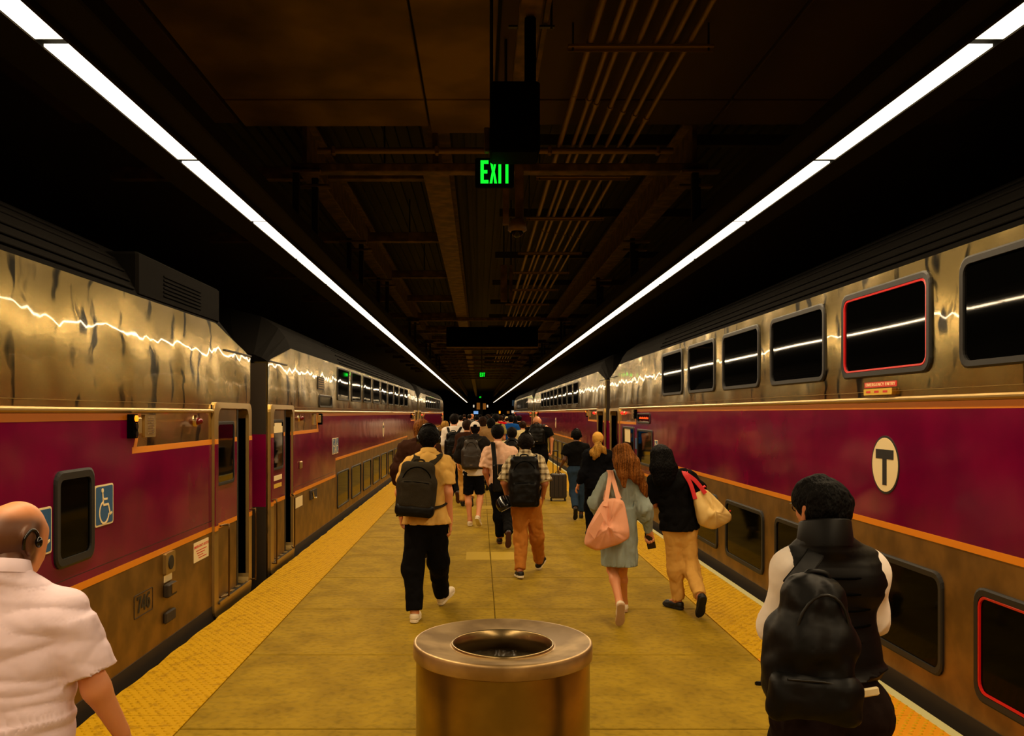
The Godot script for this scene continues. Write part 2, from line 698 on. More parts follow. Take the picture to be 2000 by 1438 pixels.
	for e in [["lilac", Color(0.93, 0.85, 0.90)], ["white_cloth", Color(0.93, 0.89, 0.84)], ["polo_yellow", Color(0.85, 0.68, 0.36)], ["pink_cloth", Color(0.93, 0.76, 0.64)], ["grey_blue", Color(0.56, 0.61, 0.58)], ["black_cloth", Color(0.042, 0.04, 0.04)], ["navy_cloth", Color(0.04, 0.045, 0.065)], ["charcoal", Color(0.13, 0.12, 0.115)], ["rust", Color(0.72, 0.46, 0.18)], ["khaki", Color(0.83, 0.64, 0.32)], ["denim", Color(0.16, 0.23, 0.31)], ["brown_cloth", Color(0.21, 0.12, 0.075)], ["dark_brown_cloth", Color(0.11, 0.07, 0.055)], ["olive_cloth", Color(0.58, 0.54, 0.29)], ["blue_cloth", Color(0.06, 0.28, 0.58)], ["red_cloth", Color(0.72, 0.05, 0.10)], ["cream_cloth", Color(0.86, 0.80, 0.60)], ["tan_cloth", Color(0.6, 0.47, 0.3)], ["grey_cloth", Color(0.42, 0.40, 0.38)], ["scarf_gold", Color(0.80, 0.60, 0.27)]]:
		m = define(e[0], e[1], 0.9)
		m.metallic_specular = 0.2
		bumpy(m, cloth, 0.6)
		tri(m, 2.2, false)
	m = define("plaid", Color(1, 1, 1), 0.85)
	m.albedo_texture = plaid_picture()
	tri(m, 8.0, false)
	m = define("quilted", Color(0.03, 0.028, 0.027), 0.5)
	m.metallic_specular = 0.3
	m = define("pack_grey", Color(0.18, 0.16, 0.12), 0.8)
	m.metallic_specular = 0.2
	bumpy(m, fine, 0.5)
	tri(m, 5.0, false)
	m = define("pack_black", Color(0.03, 0.028, 0.025), 0.5)
	m.metallic_specular = 0.3
	bumpy(m, cloth, 0.3)
	tri(m, 3.0, false)
	m = define("pack_brown", Color(0.17, 0.135, 0.10), 0.6)
	m = define("leather_pink", Color(0.92, 0.66, 0.52), 0.6)
	m.metallic_specular = 0.3
	bumpy(m, cloth, 0.25)
	tri(m, 2.0, false)
	m = define("canvas", Color(0.87, 0.74, 0.45), 0.8)
	bumpy(m, cloth, 0.3)
	tri(m, 2.0, false)
	m = define("strap_red", Color(0.80, 0.03, 0.05), 0.6)
	m = define("shoe_white", Color(0.90, 0.84, 0.72), 0.6)
	m = define("shoe_black", Color(0.035, 0.033, 0.033), 0.5)
	m = define("sole_white", Color(0.93, 0.88, 0.76), 0.6)
	m = define("sole_tan", Color(0.72, 0.58, 0.42), 0.7)
	m = define("sole_brown", Color(0.30, 0.15, 0.10), 0.7)
	m = define("sole_black", Color(0.03, 0.03, 0.03), 0.7)
	m = define("plastic_black", Color(0.03, 0.03, 0.03), 0.2)
	m = define("suitcase_shell", Color(0.17, 0.14, 0.12), 0.45)
	m = define("silver", Color(0.8, 0.78, 0.72), 0.25, 0.9)

func streaks() -> ImageTexture:
	if cache.has("streaks"):
		return cache["streaks"]
	var im := Image.create(128, 128, false, Image.FORMAT_RGB8)
	var a := noise(15, 0.12, 3)
	for y in 128:
		for x in 128:
			var v := clampf(0.78 + a.get_noise_2d(x * 2.0, y * 0.12) * 0.75, 0.35, 1.0)
			im.set_pixel(x, y, Color(v, v, v))
	cache["streaks"] = ImageTexture.create_from_image(im)
	return cache["streaks"]

func plaid_picture() -> ImageTexture:
	var im := Image.create(64, 64, false, Image.FORMAT_RGB8)
	for y in 64:
		for x in 64:
			var k := int(x % 32 < 13) + int(y % 32 < 13)
			im.set_pixel(x, y, [Color(0.88, 0.82, 0.66), Color(0.62, 0.54, 0.38), Color(0.20, 0.15, 0.09)][k])
	return ImageTexture.create_from_image(im)

# ---------------------------------------------------------------- lamps
func lamps() -> void:
	var order := ["nearest", "second", "third", "fourth", "fifth", "sixth", "seventh", "eighth", "ninth", "tenth", "eleventh", "twelfth"]
	var pitch := 1.766
	for s in 2:
		var x: float = [-1.86, 2.205][s]
		var side: String = ["left", "right"][s]
		var w := 0.127
		var first := 3.80 - pitch * 5
		for k in 86:
			var d0 := first + pitch * k
			if d0 > 132.0:
				break
			var d1 := d0 + pitch - 0.075
			var mid := Vector3(x, LAMP_Y, -(d0 + d1) / 2)
			var n := k - 4
			var label := "white linear ceiling lamp in the far stretch of the %s row over the yellow edge" % side
			if n >= 0 and n < order.size():
				label = "%s glowing white lamp panel of the %s ceiling row counted away from the camera" % [order[n], side]
			elif n < 0:
				label = "white linear ceiling lamp of the %s row behind the camera" % side
			var o := thing("ceiling_lamp", label, "lamp", Vector3(x, LAMP_Y, mid.z), "%s row of ceiling lamps" % side)
			part("lamp_diffuser", box_mesh(mid + Vector3(0, 0.006, 0), Vector3(w, 0.012, d1 - d0)), mats["lamp_white"], o)
			var near := n < 9
			var lamp_len := d1 - d0
			var zc := mid.z
			if not near:
				if (n - 9) % 6 != 0:
					continue
				lamp_len = minf(pitch * 6 - 0.06, 134.0 - d0)
				zc = -(d0 + lamp_len / 2)
			var l := AreaLight3D.new()
			l.name = "lamp_light"
			l.area_size = Vector2(w, lamp_len)
			l.area_normalize_energy = true
			l.light_energy = LAMP_POWER * lamp_len / 1.7
			l.light_color = WARM
			l.area_range = 60.0
			l.shadow_enabled = true
			l.rotation = Vector3(-PI / 2, 0, 0)
			l.position = Vector3(0, -0.004, zc - mid.z)
			o.add_child(l, true)
		# the dark channel that carries the row
		var x0: float = [-2.22, 1.97][s]
		var x1: float = [-1.60, 2.52][s]
		var h := thing("lamp_channel", "long dark channel carrying the %s row of white lamps" % side, "channel", Vector3((x0 + x1) / 2, LAMP_Y + 0.03, -60))
		var sh := Shape.new()
		sh.box(Vector3((x0 + x1) / 2, LAMP_Y + 0.09, -63), Vector3(x1 - x0, 0.12, 142), 0.01)
		part("channel_tray", sh.done(), mats["housing"], h)
		sh = Shape.new()
		sh.box(Vector3(x - w / 2 - 0.012, LAMP_Y + 0.012, -63), Vector3(0.02, 0.036, 142))
		sh.box(Vector3(x + w / 2 + 0.012, LAMP_Y + 0.012, -63), Vector3(0.02, 0.036, 142))
		part("lamp_rail", sh.done(), mats["housing"], h)

const LAMP_POWER := 2.0

# ---------------------------------------------------------------- platform
func platform() -> void:
	var f := struct("floor", box_mesh(Vector3(0.207, -0.63, -62), Vector3(5.155, 1.236, 164)), mats["pit"])
	var nz := noise(50, 0.9, 2)
	var xs := [-1.763, 0.145, 2.10]
	for row in 14:
		var d0 := 0.41 + 1.55 * row
		for c in 2:
			part("concrete_slab", box_mesh(Vector3((xs[c] + xs[c + 1]) / 2, -0.006 + 0.0012 * nz.get_noise_2d(row * 3, c * 9), -(d0 + 0.775)), Vector3(xs[c + 1] - xs[c] - 0.004, 0.014, 1.534), 0.005), mats["concrete"], f)
	part("concrete_surface", box_mesh(Vector3(0.168, -0.006, -(22.11 + 144.0) / 2), Vector3(3.86, 0.014, 144.0 - 22.11)), mats["concrete"], f)
	part("concrete_surface", box_mesh(Vector3(0.168, -0.006, 9.8), Vector3(3.86, 0.014, 20.4)), mats["concrete"], f)
	for p in [[11.2, -0.17, 0.135, 0.62], [11.2, 0.155, 0.46, 0.62], [16.95, -0.15, 0.30, 0.55], [22.8, -0.15, 0.3, 0.6]]:
		part("pale_patch", box_mesh(Vector3((p[1] + p[2]) / 2, 0.0016, -p[0]), Vector3(p[2] - p[1], 0.003, p[3]), 0.001), mats["patch"], f)
	# tactile edge
	var dome := Shape.new()
	dome.lathe(Vector3.ZERO, [Vector2(0.0125, 0.0), Vector2(0.0105, 0.0035), Vector2(0.007, 0.005), Vector2(0.0005, 0.0055)], 8)
	var dome_mesh := dome.done()
	for s in 2:
		var a: float = [-2.37, 2.10][s]
		var b: float = [-1.763, 2.71][s]
		for k in 26:
			var d0 := 0.4 + 1.22 * k - 4.88
			var o := PackedVector2Array()
			var w := b - a
			for i in 9:   # a worn, uneven outer edge
				o.append(Vector2((nz.get_noise_2d((d0 + 1.216 * i / 8.0) * 4.0, s * 40) * 0.02 - 0.004) if s == 0 else w, 1.216 * i / 8.0))
			if s == 0:
				o.append_array(PackedVector2Array([Vector2(w, 1.216), Vector2(w, 0)]))
			else:
				o.append_array(PackedVector2Array([Vector2(0, 1.216), Vector2(0, 0)]))
			var sh := Shape.new()
			sh.prism(Vector3(a, -0.013, -d0), Vector3.RIGHT, Vector3.FORWARD, o, 0.018)
			part("tactile_tile", sh.done(), mats["orange_tile"] if s == 1 and d0 < 5.4 else mats["yellow"], f)
		part("tactile_surface", box_mesh(Vector3((a + b) / 2, -0.004, -(27.24 + 144) / 2.0), Vector3(b - a, 0.018, 144 - 27.24)), mats["yellow"], f)
		var mm := MultiMesh.new()
		mm.transform_format = MultiMesh.TRANSFORM_3D
		mm.mesh = dome_mesh
		var spots := PackedVector3Array()
		var z := 0.5
		var r := 0
		while z < 42.0:
			for c in 10:
				spots.append(Vector3(a + 0.032 + 0.060 * c + (0.0 if r % 2 == 0 else 0.028), 0.005, -z))
			z += 0.043
			r += 1
		mm.instance_count = spots.size()
		for i in spots.size():
			mm.set_instance_transform(i, Transform3D(Basis(), spots[i]))
		var mi := MultiMeshInstance3D.new()
		mi.name = "tactile_domes"
		mi.multimesh = mm
		mi.material_override = mats["yellow"]
		mi.set_meta("kind", "stuff")
		f.add_child(mi, true)
	part("edge_strip", box_mesh(Vector3(2.748, -0.004, -62), Vector3(0.072, 0.02, 164), 0.004), mats["edge_white"], f)
	part("edge_strip", box_mesh(Vector3(-2.366, -0.012, -62), Vector3(0.02, 0.012, 164), 0.003), mats["edge_white"], f)

# ---------------------------------------------------------------- the hall round the platform
func hall() -> void:
	struct("trackbed", box_mesh(Vector3(0.2, -1.35, -62), Vector3(20, 0.2, 172)), mats["pit"])
	struct("wall_left", box_mesh(Vector3(-9.6, 2.2, -62), Vector3(0.4, 7.3, 172)), mats["dark_wall"])
	struct("wall_right", box_mesh(Vector3(10.0, 2.2, -62), Vector3(0.4, 7.3, 172)), mats["dark_wall"])
	struct("wall_behind", box_mesh(Vector3(0.2, 2.2, 23.8), Vector3(20, 7.3, 0.4)), mats["dark_wall"])
	struct("wall_end", box_mesh(Vector3(0.2, 2.2, -147.8), Vector3(20, 7.3, 0.4)), mats["dark_wall"])
	var c := struct("ceiling", box_mesh(Vector3(0.2, 5.75, -62), Vector3(20, 0.4, 172)), mats["deck"])
	var sh := Shape.new()
	for i in 58:
		sh.box(Vector3(-4.0 + i * 0.16, 5.52, -40), Vector3(0.07, 0.06, 62))
	var ribs := part("deck_ribs", sh.done(), mats["deck"], c)
	ribs.set_meta("kind", "stuff")
	# lights and signs at the far end
	var d := 146.0
	for e in [["lit_sign", 931.0, 787, 939, 800, "far_warm", "warm lit panel on the end wall, left of the dark post", "sign"], ["lit_sign", 942.0, 788, 949, 800, "far_warm", "warm lit panel on the end wall, right of the dark post", "sign"], ["screen", 925.0, 803, 934, 809, "far_blue", "pale blue screen glowing low on the end wall", "screen"], ["screen", 999.0, 802, 1004, 807, "far_white", "small white screen glowing on the end wall above red tail light", "screen"], ["lit_sign", 1000.0, 782, 1006, 793, "far_dim", "dim grey panel high on the end wall by right train", "sign"], ["lit_sign", 974.5, 803, 977.5, 808, "lit_amber", "narrow amber light over the crowd at the end wall", "light"], ["wall_lamp", 924.0, 791, 926.5, 796, "far_white", "small round lamp on the end wall, left of warm panels", "lamp"], ["wall_lamp", 951.0, 791, 953.5, 796, "far_white", "small round lamp on the end wall, right of warm panels", "lamp"], ["lit_sign", 990.0, 803, 995, 808, "far_warm", "tiny amber panel on the end wall left of the white screen", "sign"]]:
		var p := at((e[1] + e[3]) / 2.0, (e[2] + e[4]) / 2.0, d)
		var o := thing(e[0], e[6], e[7], p)
		var w: float = (e[3] - e[1]) * d / F
		var h: float = (e[4] - e[2]) * d / F
		part("case", box_mesh(p - Vector3(0, 0, 0.75), Vector3(w + 0.1, h + 0.1, 1.69), 0.02), mats["black"], o)
		part("lit_face", box_mesh(p + Vector3(0, 0, 0.12), Vector3(w, h, 0.05)), mats[e[5]], o)
	var post := thing("post", "dark post before the end wall between two warm panels", "post", Vector3(0.37, 0, -145))
	part("shaft", box_mesh(Vector3(0.37, 2.5, -145), Vector3(0.5, 5.1, 0.5), 0.03), mats["dark_metal"], post)
	part("collar", box_mesh(Vector3(0.37, 0.06, -145), Vector3(0.7, 0.11, 0.7), 0.02), mats["dark_metal"], post)

# ---------------------------------------------------------------- steel, pipes and signs overhead
func overhead() -> void:
	var y0 := EYE + 3.0
	var s := struct("ceiling_soffit", box_mesh(Vector3(0.4, y0 + 0.16, 3.4), Vector3(9.4, 0.16, 24.6)), mats["deck"])
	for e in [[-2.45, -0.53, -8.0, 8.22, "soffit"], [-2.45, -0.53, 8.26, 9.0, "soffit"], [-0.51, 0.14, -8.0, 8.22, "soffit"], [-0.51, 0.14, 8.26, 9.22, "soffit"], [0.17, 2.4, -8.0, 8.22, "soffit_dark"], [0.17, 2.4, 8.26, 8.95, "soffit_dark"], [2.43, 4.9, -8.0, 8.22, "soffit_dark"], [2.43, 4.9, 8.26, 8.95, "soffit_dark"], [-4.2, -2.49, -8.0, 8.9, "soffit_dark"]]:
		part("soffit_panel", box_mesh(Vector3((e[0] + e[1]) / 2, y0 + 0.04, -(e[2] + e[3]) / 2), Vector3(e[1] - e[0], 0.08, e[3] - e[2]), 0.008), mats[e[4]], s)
	var yb := EYE + 2.70
	for e in [[-1.93, 0.20, "left"], [-0.49, 0.30, "middle"], [2.38, 0.24, "right"]]:
		var b := struct("ceiling_beam", box_mesh(Vector3(e[0], yb + 0.27, -76), Vector3(0.05, 0.46, 133)), mats["beam"])
		part("flange", box_mesh(Vector3(e[0], yb + 0.02, -76), Vector3(e[1], 0.04, 133), 0.006), mats["beam"], b)
		part("flange", box_mesh(Vector3(e[0], yb + 0.50, -76), Vector3(e[1], 0.04, 133), 0.006), mats["beam"], b)
	for k in 16:
		var d := 9.35 + 3.75 * k
		if k == 0 or k > 3:
			struct("cross_beam", box_mesh(Vector3(0.22, yb - 0.05, -d), Vector3(4.5, 0.09, 0.16), 0.008), mats["beam"])
		if k == 0 or k == 1 or k == 2 or k == 4 or k == 6 or k == 8:
			for x in [-1.9, 2.36]:
				var side := "left" if x < 0.0 else "right"
				var o := thing("lamp_hanger", "dark twin post hanging from the %s ceiling beam, %s from the camera" % [side, ["first", "second", "third", "", "fourth", "", "fifth", "", "sixth"][k]], "hanger", Vector3(x, EYE + 1.75, -d), "lamp hangers")
				part("post", box_mesh(Vector3(x - 0.055, EYE + 2.205, -d + 0.15), Vector3(0.07, 0.85, 0.07), 0.006), mats["dark_metal"], o)
				part("post", box_mesh(Vector3(x + 0.07, EYE + 2.20, -d - 0.25), Vector3(0.07, 0.84, 0.07), 0.006), mats["dark_metal"], o)
				part("bracket_plate", box_mesh(Vector3(x, EYE + 2.58, -d + 0.15), Vector3(0.42, 0.03, 0.12), 0.005), mats["beam"], o)
				part("bracket_plate", box_mesh(Vector3(x + 0.05, EYE + 2.53, -d - 0.25), Vector3(0.38, 0.03, 0.12), 0.005), mats["beam"], o)
	for k in 14:   # joists above the longitudinal beams
		var j := struct("ceiling_joist", box_mesh(Vector3(-2.65, EYE + 3.03, -(10.9 + 3.95 * k)), Vector3(4.0, 0.16, 0.14), 0.006), mats["beam"])
		part("hanger_rod", tube_mesh([Vector3(-1.2, EYE + 3.1, -(10.9 + 3.95 * k)), Vector3(-1.2, EYE + 3.69, -(10.9 + 3.95 * k))], 0.012, 6), mats["dark_metal"], j)
		struct("ceiling_joist", box_mesh(Vector3(2.6, EYE + 3.45, -(10.9 + 3.95 * k)), Vector3(4.5, 0.14, 0.10), 0.006), mats["deck"])
	var p := thing("pipe", "horizontal pipe in front of the nearest cross beam", "pipe", Vector3(0.2, EYE + 2.78, -9.15))
	part("tube", tube_mesh([Vector3(-1.72, EYE + 2.79, -9.15), Vector3(2.06, EYE + 2.79, -9.15)], 0.035, 10), mats["pipe"], p)
	for x in [-1.55, -0.45, 0.75, 1.9]:
		part("clamp", box_mesh(Vector3(x, EYE + 2.79, -9.15), Vector3(0.04, 0.09, 0.09), 0.01), mats["pipe"], p)
	# conduit rack
	var order := ["first", "second", "third", "fourth", "fifth", "sixth", "seventh"]
	var xs := [0.855, 1.00, 1.08, 1.225, 1.36, 1.49, 1.62]
	for i in 7:
		var o := thing("conduit", "thin ceiling conduit running along the platform, %s from the left in the rack" % order[i], "conduit", Vector3(xs[i], EYE + 2.86, -20), "conduits in the ceiling rack")
		part("tube", tube_mesh([Vector3(xs[i], EYE + 2.86, 4.0), Vector3(xs[i], EYE + 2.86, -24), Vector3(xs[i], EYE + 2.86, -48)], 0.030 if i == 0 else 0.024, 8), mats["pipe"], o)
		for d in [7.7, 13.3, 19.0]:
			part("coupling", tube_mesh([Vector3(xs[i], EYE + 2.86, -d - 0.1 * i), Vector3(xs[i], EYE + 2.86, -d - 0.1 * i - 0.07)], 0.034, 8), mats["pipe"], o)
	var hung := [6.6, 10.25, 12.4, 15.1, 17.2, 19.6, 22.2, 25.2]
	for i in hung.size():
		var d: float = hung[i]
		var o := thing("conduit_strut", "slotted strut carrying the ceiling conduits, %s from the camera" % ["first", "second", "third", "fourth", "fifth", "sixth", "seventh", "eighth"][i], "strut", Vector3(1.24, EYE + 2.8, -d), "conduit struts")
		var sh := Shape.new()
		sh.box(Vector3(1.24, EYE + 2.815, -d), Vector3(1.12, 0.022, 0.045), 0.003)
		sh.box(Vector3(1.24, EYE + 2.795, -d - 0.02), Vector3(1.12, 0.03, 0.006))
		part("rail", sh.done(), mats["pipe"], o)
		for x in [0.72, 1.76]:
			part("rod", tube_mesh([Vector3(x, EYE + 2.78, -d), Vector3(x, EYE + (2.995 if d < 8.0 else 3.62), -d)], 0.007, 6), mats["dark_metal"], o)
	# channel, black box, exit signs
	var ch := thing("cable_channel", "brown cable channel running overhead towards the black box", "channel", Vector3(0.32, EYE + 2.5, -2))
	part("tray", box_mesh(Vector3(0.32, EYE + 2.52, -0.6), Vector3(0.14, 0.06, 12.0), 0.006), mats["beam"], ch)
	part("tray", box_mesh(Vector3(0.43, EYE + 2.55, -0.6), Vector3(0.035, 0.035, 12.0), 0.004), mats["beam"], ch)
	for d in [0.5, 3.6, 5.6]:
		part("strap", box_mesh(Vector3(0.34, EYE + 2.515, -d), Vector3(0.30, 0.012, 0.03)), mats["dark_metal"], ch)
		part("rod", tube_mesh([Vector3(0.47, EYE + 2.5, -d), Vector3(0.47, EYE + 2.995, -d)], 0.008, 6), mats["dark_metal"], ch)
	var bx := thing("equipment_box", "black box hung over the platform, hiding part of the near exit sign", "box", Vector3(0.207, EYE + 1.5, -5.35))
	part("case", box_mesh(Vector3(0.218, EYE + 1.80, -5.35), Vector3(0.30, 0.43, 0.28), 0.012), mats["black"], bx)
	part("mount", box_mesh(Vector3(0.32, EYE + 2.245, -5.40), Vector3(0.07, 0.47, 0.07), 0.01), mats["black"], bx)
	part("bracket", box_mesh(Vector3(0.048, EYE + 1.71, -5.40), Vector3(0.035, 0.15, 0.06), 0.005), mats["beam"], bx)
	exit_sign(at(966, 336, 5.62), 5.62, "green lit EXIT sign below the black ceiling box", true)
	exit_sign(at(942, 732, 33.0), 33.0, "small green lit EXIT sign far along the platform", false)
	exit_sign(at(938, 776, 90.0), 90.0, "tiny green EXIT sign furthest along the platform", false)
	# dome camera on its pole
	var dc := thing("dome_camera", "round camera dome on a drop pole to the right of the exit sign", "camera", Vector3(0.318, EYE + 1.5, -7.2))
	part("pole", box_mesh(Vector3(0.335, EYE + 2.30, -7.2), Vector3(0.07, 1.40, 0.05), 0.005), mats["beam"], dc)
	var sh2 := Shape.new()
	sh2.lathe(Vector3(0.318, EYE + 1.53, -7.2), [Vector2(0.05, 0.09), Vector2(0.075, 0.05), Vector2(0.08, 0.0), Vector2(0.065, -0.012)], 20, true)
	part("collar", sh2.done(), mats["pipe"], dc)
	sh2 = Shape.new()
	sh2.ball(Vector3(0.318, EYE + 1.525, -7.2), Vector3(0.055, 0.055, 0.055), 16)
	part("dome", sh2.done(), mats["glass"], dc)
	# short drop channels further on
	for e in [[988, 358, 440, 6.9, 0.05], [984, 518, 590, 14.6, 0.11], [998, 518, 590, 14.9, 0.05]]:
		var a := at(e[0], e[1], e[3])
		var b := at(e[0], e[2], e[3])
		var o := thing("drop_channel", "brown drop channel hanging %s" % ("behind the near exit sign" if e[3] < 8 else "beyond the dome camera, the wide one" if e[4] > 0.1 else "beyond the dome camera, the thin one"), "channel", b)
		part("tray", box_mesh((a + b) / 2, Vector3(e[4], a.y - b.y, 0.04), 0.004), mats["beam"], o)
		part("rod", tube_mesh([a, Vector3(a.x, EYE + (2.995 if e[3] < 8.0 else 3.69), a.z)], 0.012, 6), mats["dark_metal"], o)
	# the back of a departure board
	var bd := thing("departure_board", "dark wide board hung across the platform far ahead", "board", Vector3(0.35, EYE + 1.9, -24.7))
	part("case", box_mesh(Vector3(0.37, EYE + 2.18, -24.7), Vector3(2.62, 0.56, 0.25), 0.02), mats["black"], bd)
	part("lower_rail", box_mesh(Vector3(0.37, EYE + 1.88, -24.6), Vector3(2.62, 0.04, 0.10), 0.006), mats["pipe"], bd)
	for x in [-0.7, 1.4]:
		part("rod", tube_mesh([Vector3(x, EYE + 2.46, -24.7), Vector3(x, EYE + 2.72, -24.7)], 0.02, 6), mats["dark_metal"], bd)

func exit_sign(c: Vector3, d: float, label: String, fine: bool) -> void:
	var o := thing("exit_sign", label, "sign", c)
	part("case", box_mesh(c + Vector3(0, 0, -0.03), Vector3(0.255, 0.19, 0.05), 0.008), mats["black"], o)
	part("rod", tube_mesh([c + Vector3(-0.02, 0.09, -0.03), Vector3(c.x - 0.02, EYE + (2.995 if fine else 3.69), c.z - 0.03)], 0.012, 6), mats["dark_metal"], o)
	var h := 0.15
	var y := -h / 2
	var sh := Shape.new()
	sh.prism(c + Vector3(-0.092, y, 0), Vector3.RIGHT, Vector3.UP, PackedVector2Array([Vector2(0, 0), Vector2(0.052, 0), Vector2(0.052, 0.022), Vector2(0.021, 0.022), Vector2(0.021, 0.065), Vector2(0.045, 0.065), Vector2(0.045, 0.087), Vector2(0.021, 0.087), Vector2(0.021, 0.128), Vector2(0.052, 0.128), Vector2(0.052, 0.15), Vector2(0, 0.15)]), 0.004)
	part("letter", sh.done(), mats["exit_green"], o)
	sh = Shape.new()
	sh.prism(c + Vector3(-0.033, y, 0), Vector3.RIGHT, Vector3.UP, PackedVector2Array([Vector2(0, 0), Vector2(0.018, 0), Vector2(0.0245, 0.055), Vector2(0.031, 0), Vector2(0.049, 0), Vector2(0.034, 0.078), Vector2(0.047, 0.15), Vector2(0.030, 0.15), Vector2(0.0245, 0.10), Vector2(0.018, 0.15), Vector2(0.002, 0.15), Vector2(0.015, 0.078)]), 0.004)
	part("letter", sh.done(), mats["exit_green"], o)
	part("letter", box_mesh(c + Vector3(0.034, 0, 0.002), Vector3(0.018, h, 0.004)), mats["exit_green"], o)
	sh = Shape.new()
	sh.prism(c + Vector3(0.052, y, 0), Vector3.RIGHT, Vector3.UP, PackedVector2Array([Vector2(0.019, 0), Vector2(0.038, 0), Vector2(0.038, 0.128), Vector2(0.057, 0.128), Vector2(0.057, 0.15), Vector2(0, 0.15), Vector2(0, 0.128), Vector2(0.019, 0.128)]), 0.004)
	part("letter", sh.done(), mats["exit_green"], o)
	var l := OmniLight3D.new()
	l.name = "sign_light"
	l.light_color = Color(0.1, 1.0, 0.25)
	l.light_energy = 0.004
	l.light_size = 0.05
	l.omni_range = 8.0
	l.omni_attenuation = 2.0
	l.shadow_enabled = true
	l.position = Vector3(0, 0, 0.08)
	o.add_child(l, true)

# ---------------------------------------------------------------- trains
var cx := 0.0      # plane of the side being built
var co := 1.0      # the way it faces
var car: Node3D

func wp(d: float, y: float, t: float) -> Vector3:
	return Vector3(cx + co * t, y, -d)

func wu() -> Vector3:   # to the right along the side, as one sees it from the platform
	return Vector3(0, 0, -co)

func plate(called: String, d0: float, d1: float, y0: float, y1: float, t0: float, t1: float, mt: String, parent: Node3D, r := 0.0, ch := 0.0) -> MeshInstance3D:
	var sh := Shape.new()
	if r > 0.0:
		sh.prism(wp((d0 + d1) / 2, (y0 + y1) / 2, t0), wu(), Vector3.UP, rrect(absf(d1 - d0), y1 - y0, r), t1 - t0)
	else:
		sh.box(wp((d0 + d1) / 2, (y0 + y1) / 2, (t0 + t1) / 2), Vector3(t1 - t0, y1 - y0, absf(d1 - d0)), ch)
	return part(called, sh.done(), mats[mt], parent)

# an outline given as (distance, height) laid on the side
func skin(called: String, pts: Array, t0: float, t1: float, mt: String, parent: Node3D) -> MeshInstance3D:
	var o := PackedVector2Array()
	for p in pts:
		o.append(Vector2(p.x * co, p.y))
	var sh := Shape.new()
	sh.prism(wp(0, 0, t0), wu(), Vector3.UP, o, t1 - t0)
	return part(called, sh.done(), mats[mt], parent)

func ring(called: String, d0: float, d1: float, y0: float, y1: float, r: float, w: float, t0: float, t1: float, mt: String, parent: Node3D) -> MeshInstance3D:
	var c := wp((d0 + d1) / 2, (y0 + y1) / 2, 0)
	var big := rrect(d1 - d0, y1 - y0, r)
	var small := rrect(d1 - d0 - 2 * w, y1 - y0 - 2 * w, maxf(r - w * 0.6, 0.012))
	var mid := rrect(d1 - d0 - w * 0.5, y1 - y0 - w * 0.5, r)
	var rings := []
	for e in [[big, t0], [big, t1 * 0.7], [mid, t1], [small, t1 * 0.9], [small, t0]]:
		var p := PackedVector3Array()
		for q in e[0]:
			p.append(c + wu() * q.x + Vector3.UP * q.y + Vector3(co, 0, 0) * e[1])
		rings.append(p)
	var sh := Shape.new()
	sh.loft(rings, false, -1)
	return part(called, sh.done(), mats[mt], parent)

func window(d0: float, d1: float, y0: float, y1: float, r := 0.08, w := 0.035, seal := "", pane := "glass") -> void:
	var o := ring("window", d0, d1, y0, y1, r, w, 0.0, 0.022, "rubber", car)
	plate("pane", d0 + w * 0.9, d1 - w * 0.9, y0 + w * 0.9, y1 - w * 0.9, 0.001, 0.008, pane, o, maxf(r - w * 0.6, 0.015))
	if seal:
		ring("seal", d0 + w, d1 - w, y0 + w, y1 - w, maxf(r - w * 0.5, 0.02), 0.016, 0.006, 0.02, seal, o)

func lettering(text: String, d: float, y: float, t: float, height: float, mt: String, parent: Node3D, stretch := 1.0) -> void:
	var o := own("lettering", words(text, height), mats[mt], parent)
	o.transform = Transform3D(Basis(wu() * stretch, Vector3.UP, Vector3(co, 0, 0)), wp(d, y, t) - where_is(parent))

func logo(d: float, y: float, r: float) -> void:
	var sh := Shape.new()
	sh.prism(wp(d, y, 0.004), wu(), Vector3.UP, disc(r, 40), 0.004)
	var o := part("transit_logo", sh.done(), mats["rubber"], car)
	sh = Shape.new()
	sh.prism(wp(d, y, 0.008), wu(), Vector3.UP, disc(r * 0.925, 40), 0.002)
	part("disc", sh.done(), mats["cream"], o)
	sh = Shape.new()
	var a := r * 0.64
	sh.prism(wp(d, y, 0.010), wu(), Vector3.UP, PackedVector2Array([Vector2(-0.15 * r, -0.70 * r), Vector2(0.15 * r, -0.70 * r), Vector2(0.15 * r, 0.20 * r), Vector2(a, 0.20 * r), Vector2(a, 0.52 * r), Vector2(-a, 0.52 * r), Vector2(-a, 0.20 * r), Vector2(-0.15 * r, 0.20 * r)]), 0.002)
	part("letter", sh.done(), mats["rubber"], o)

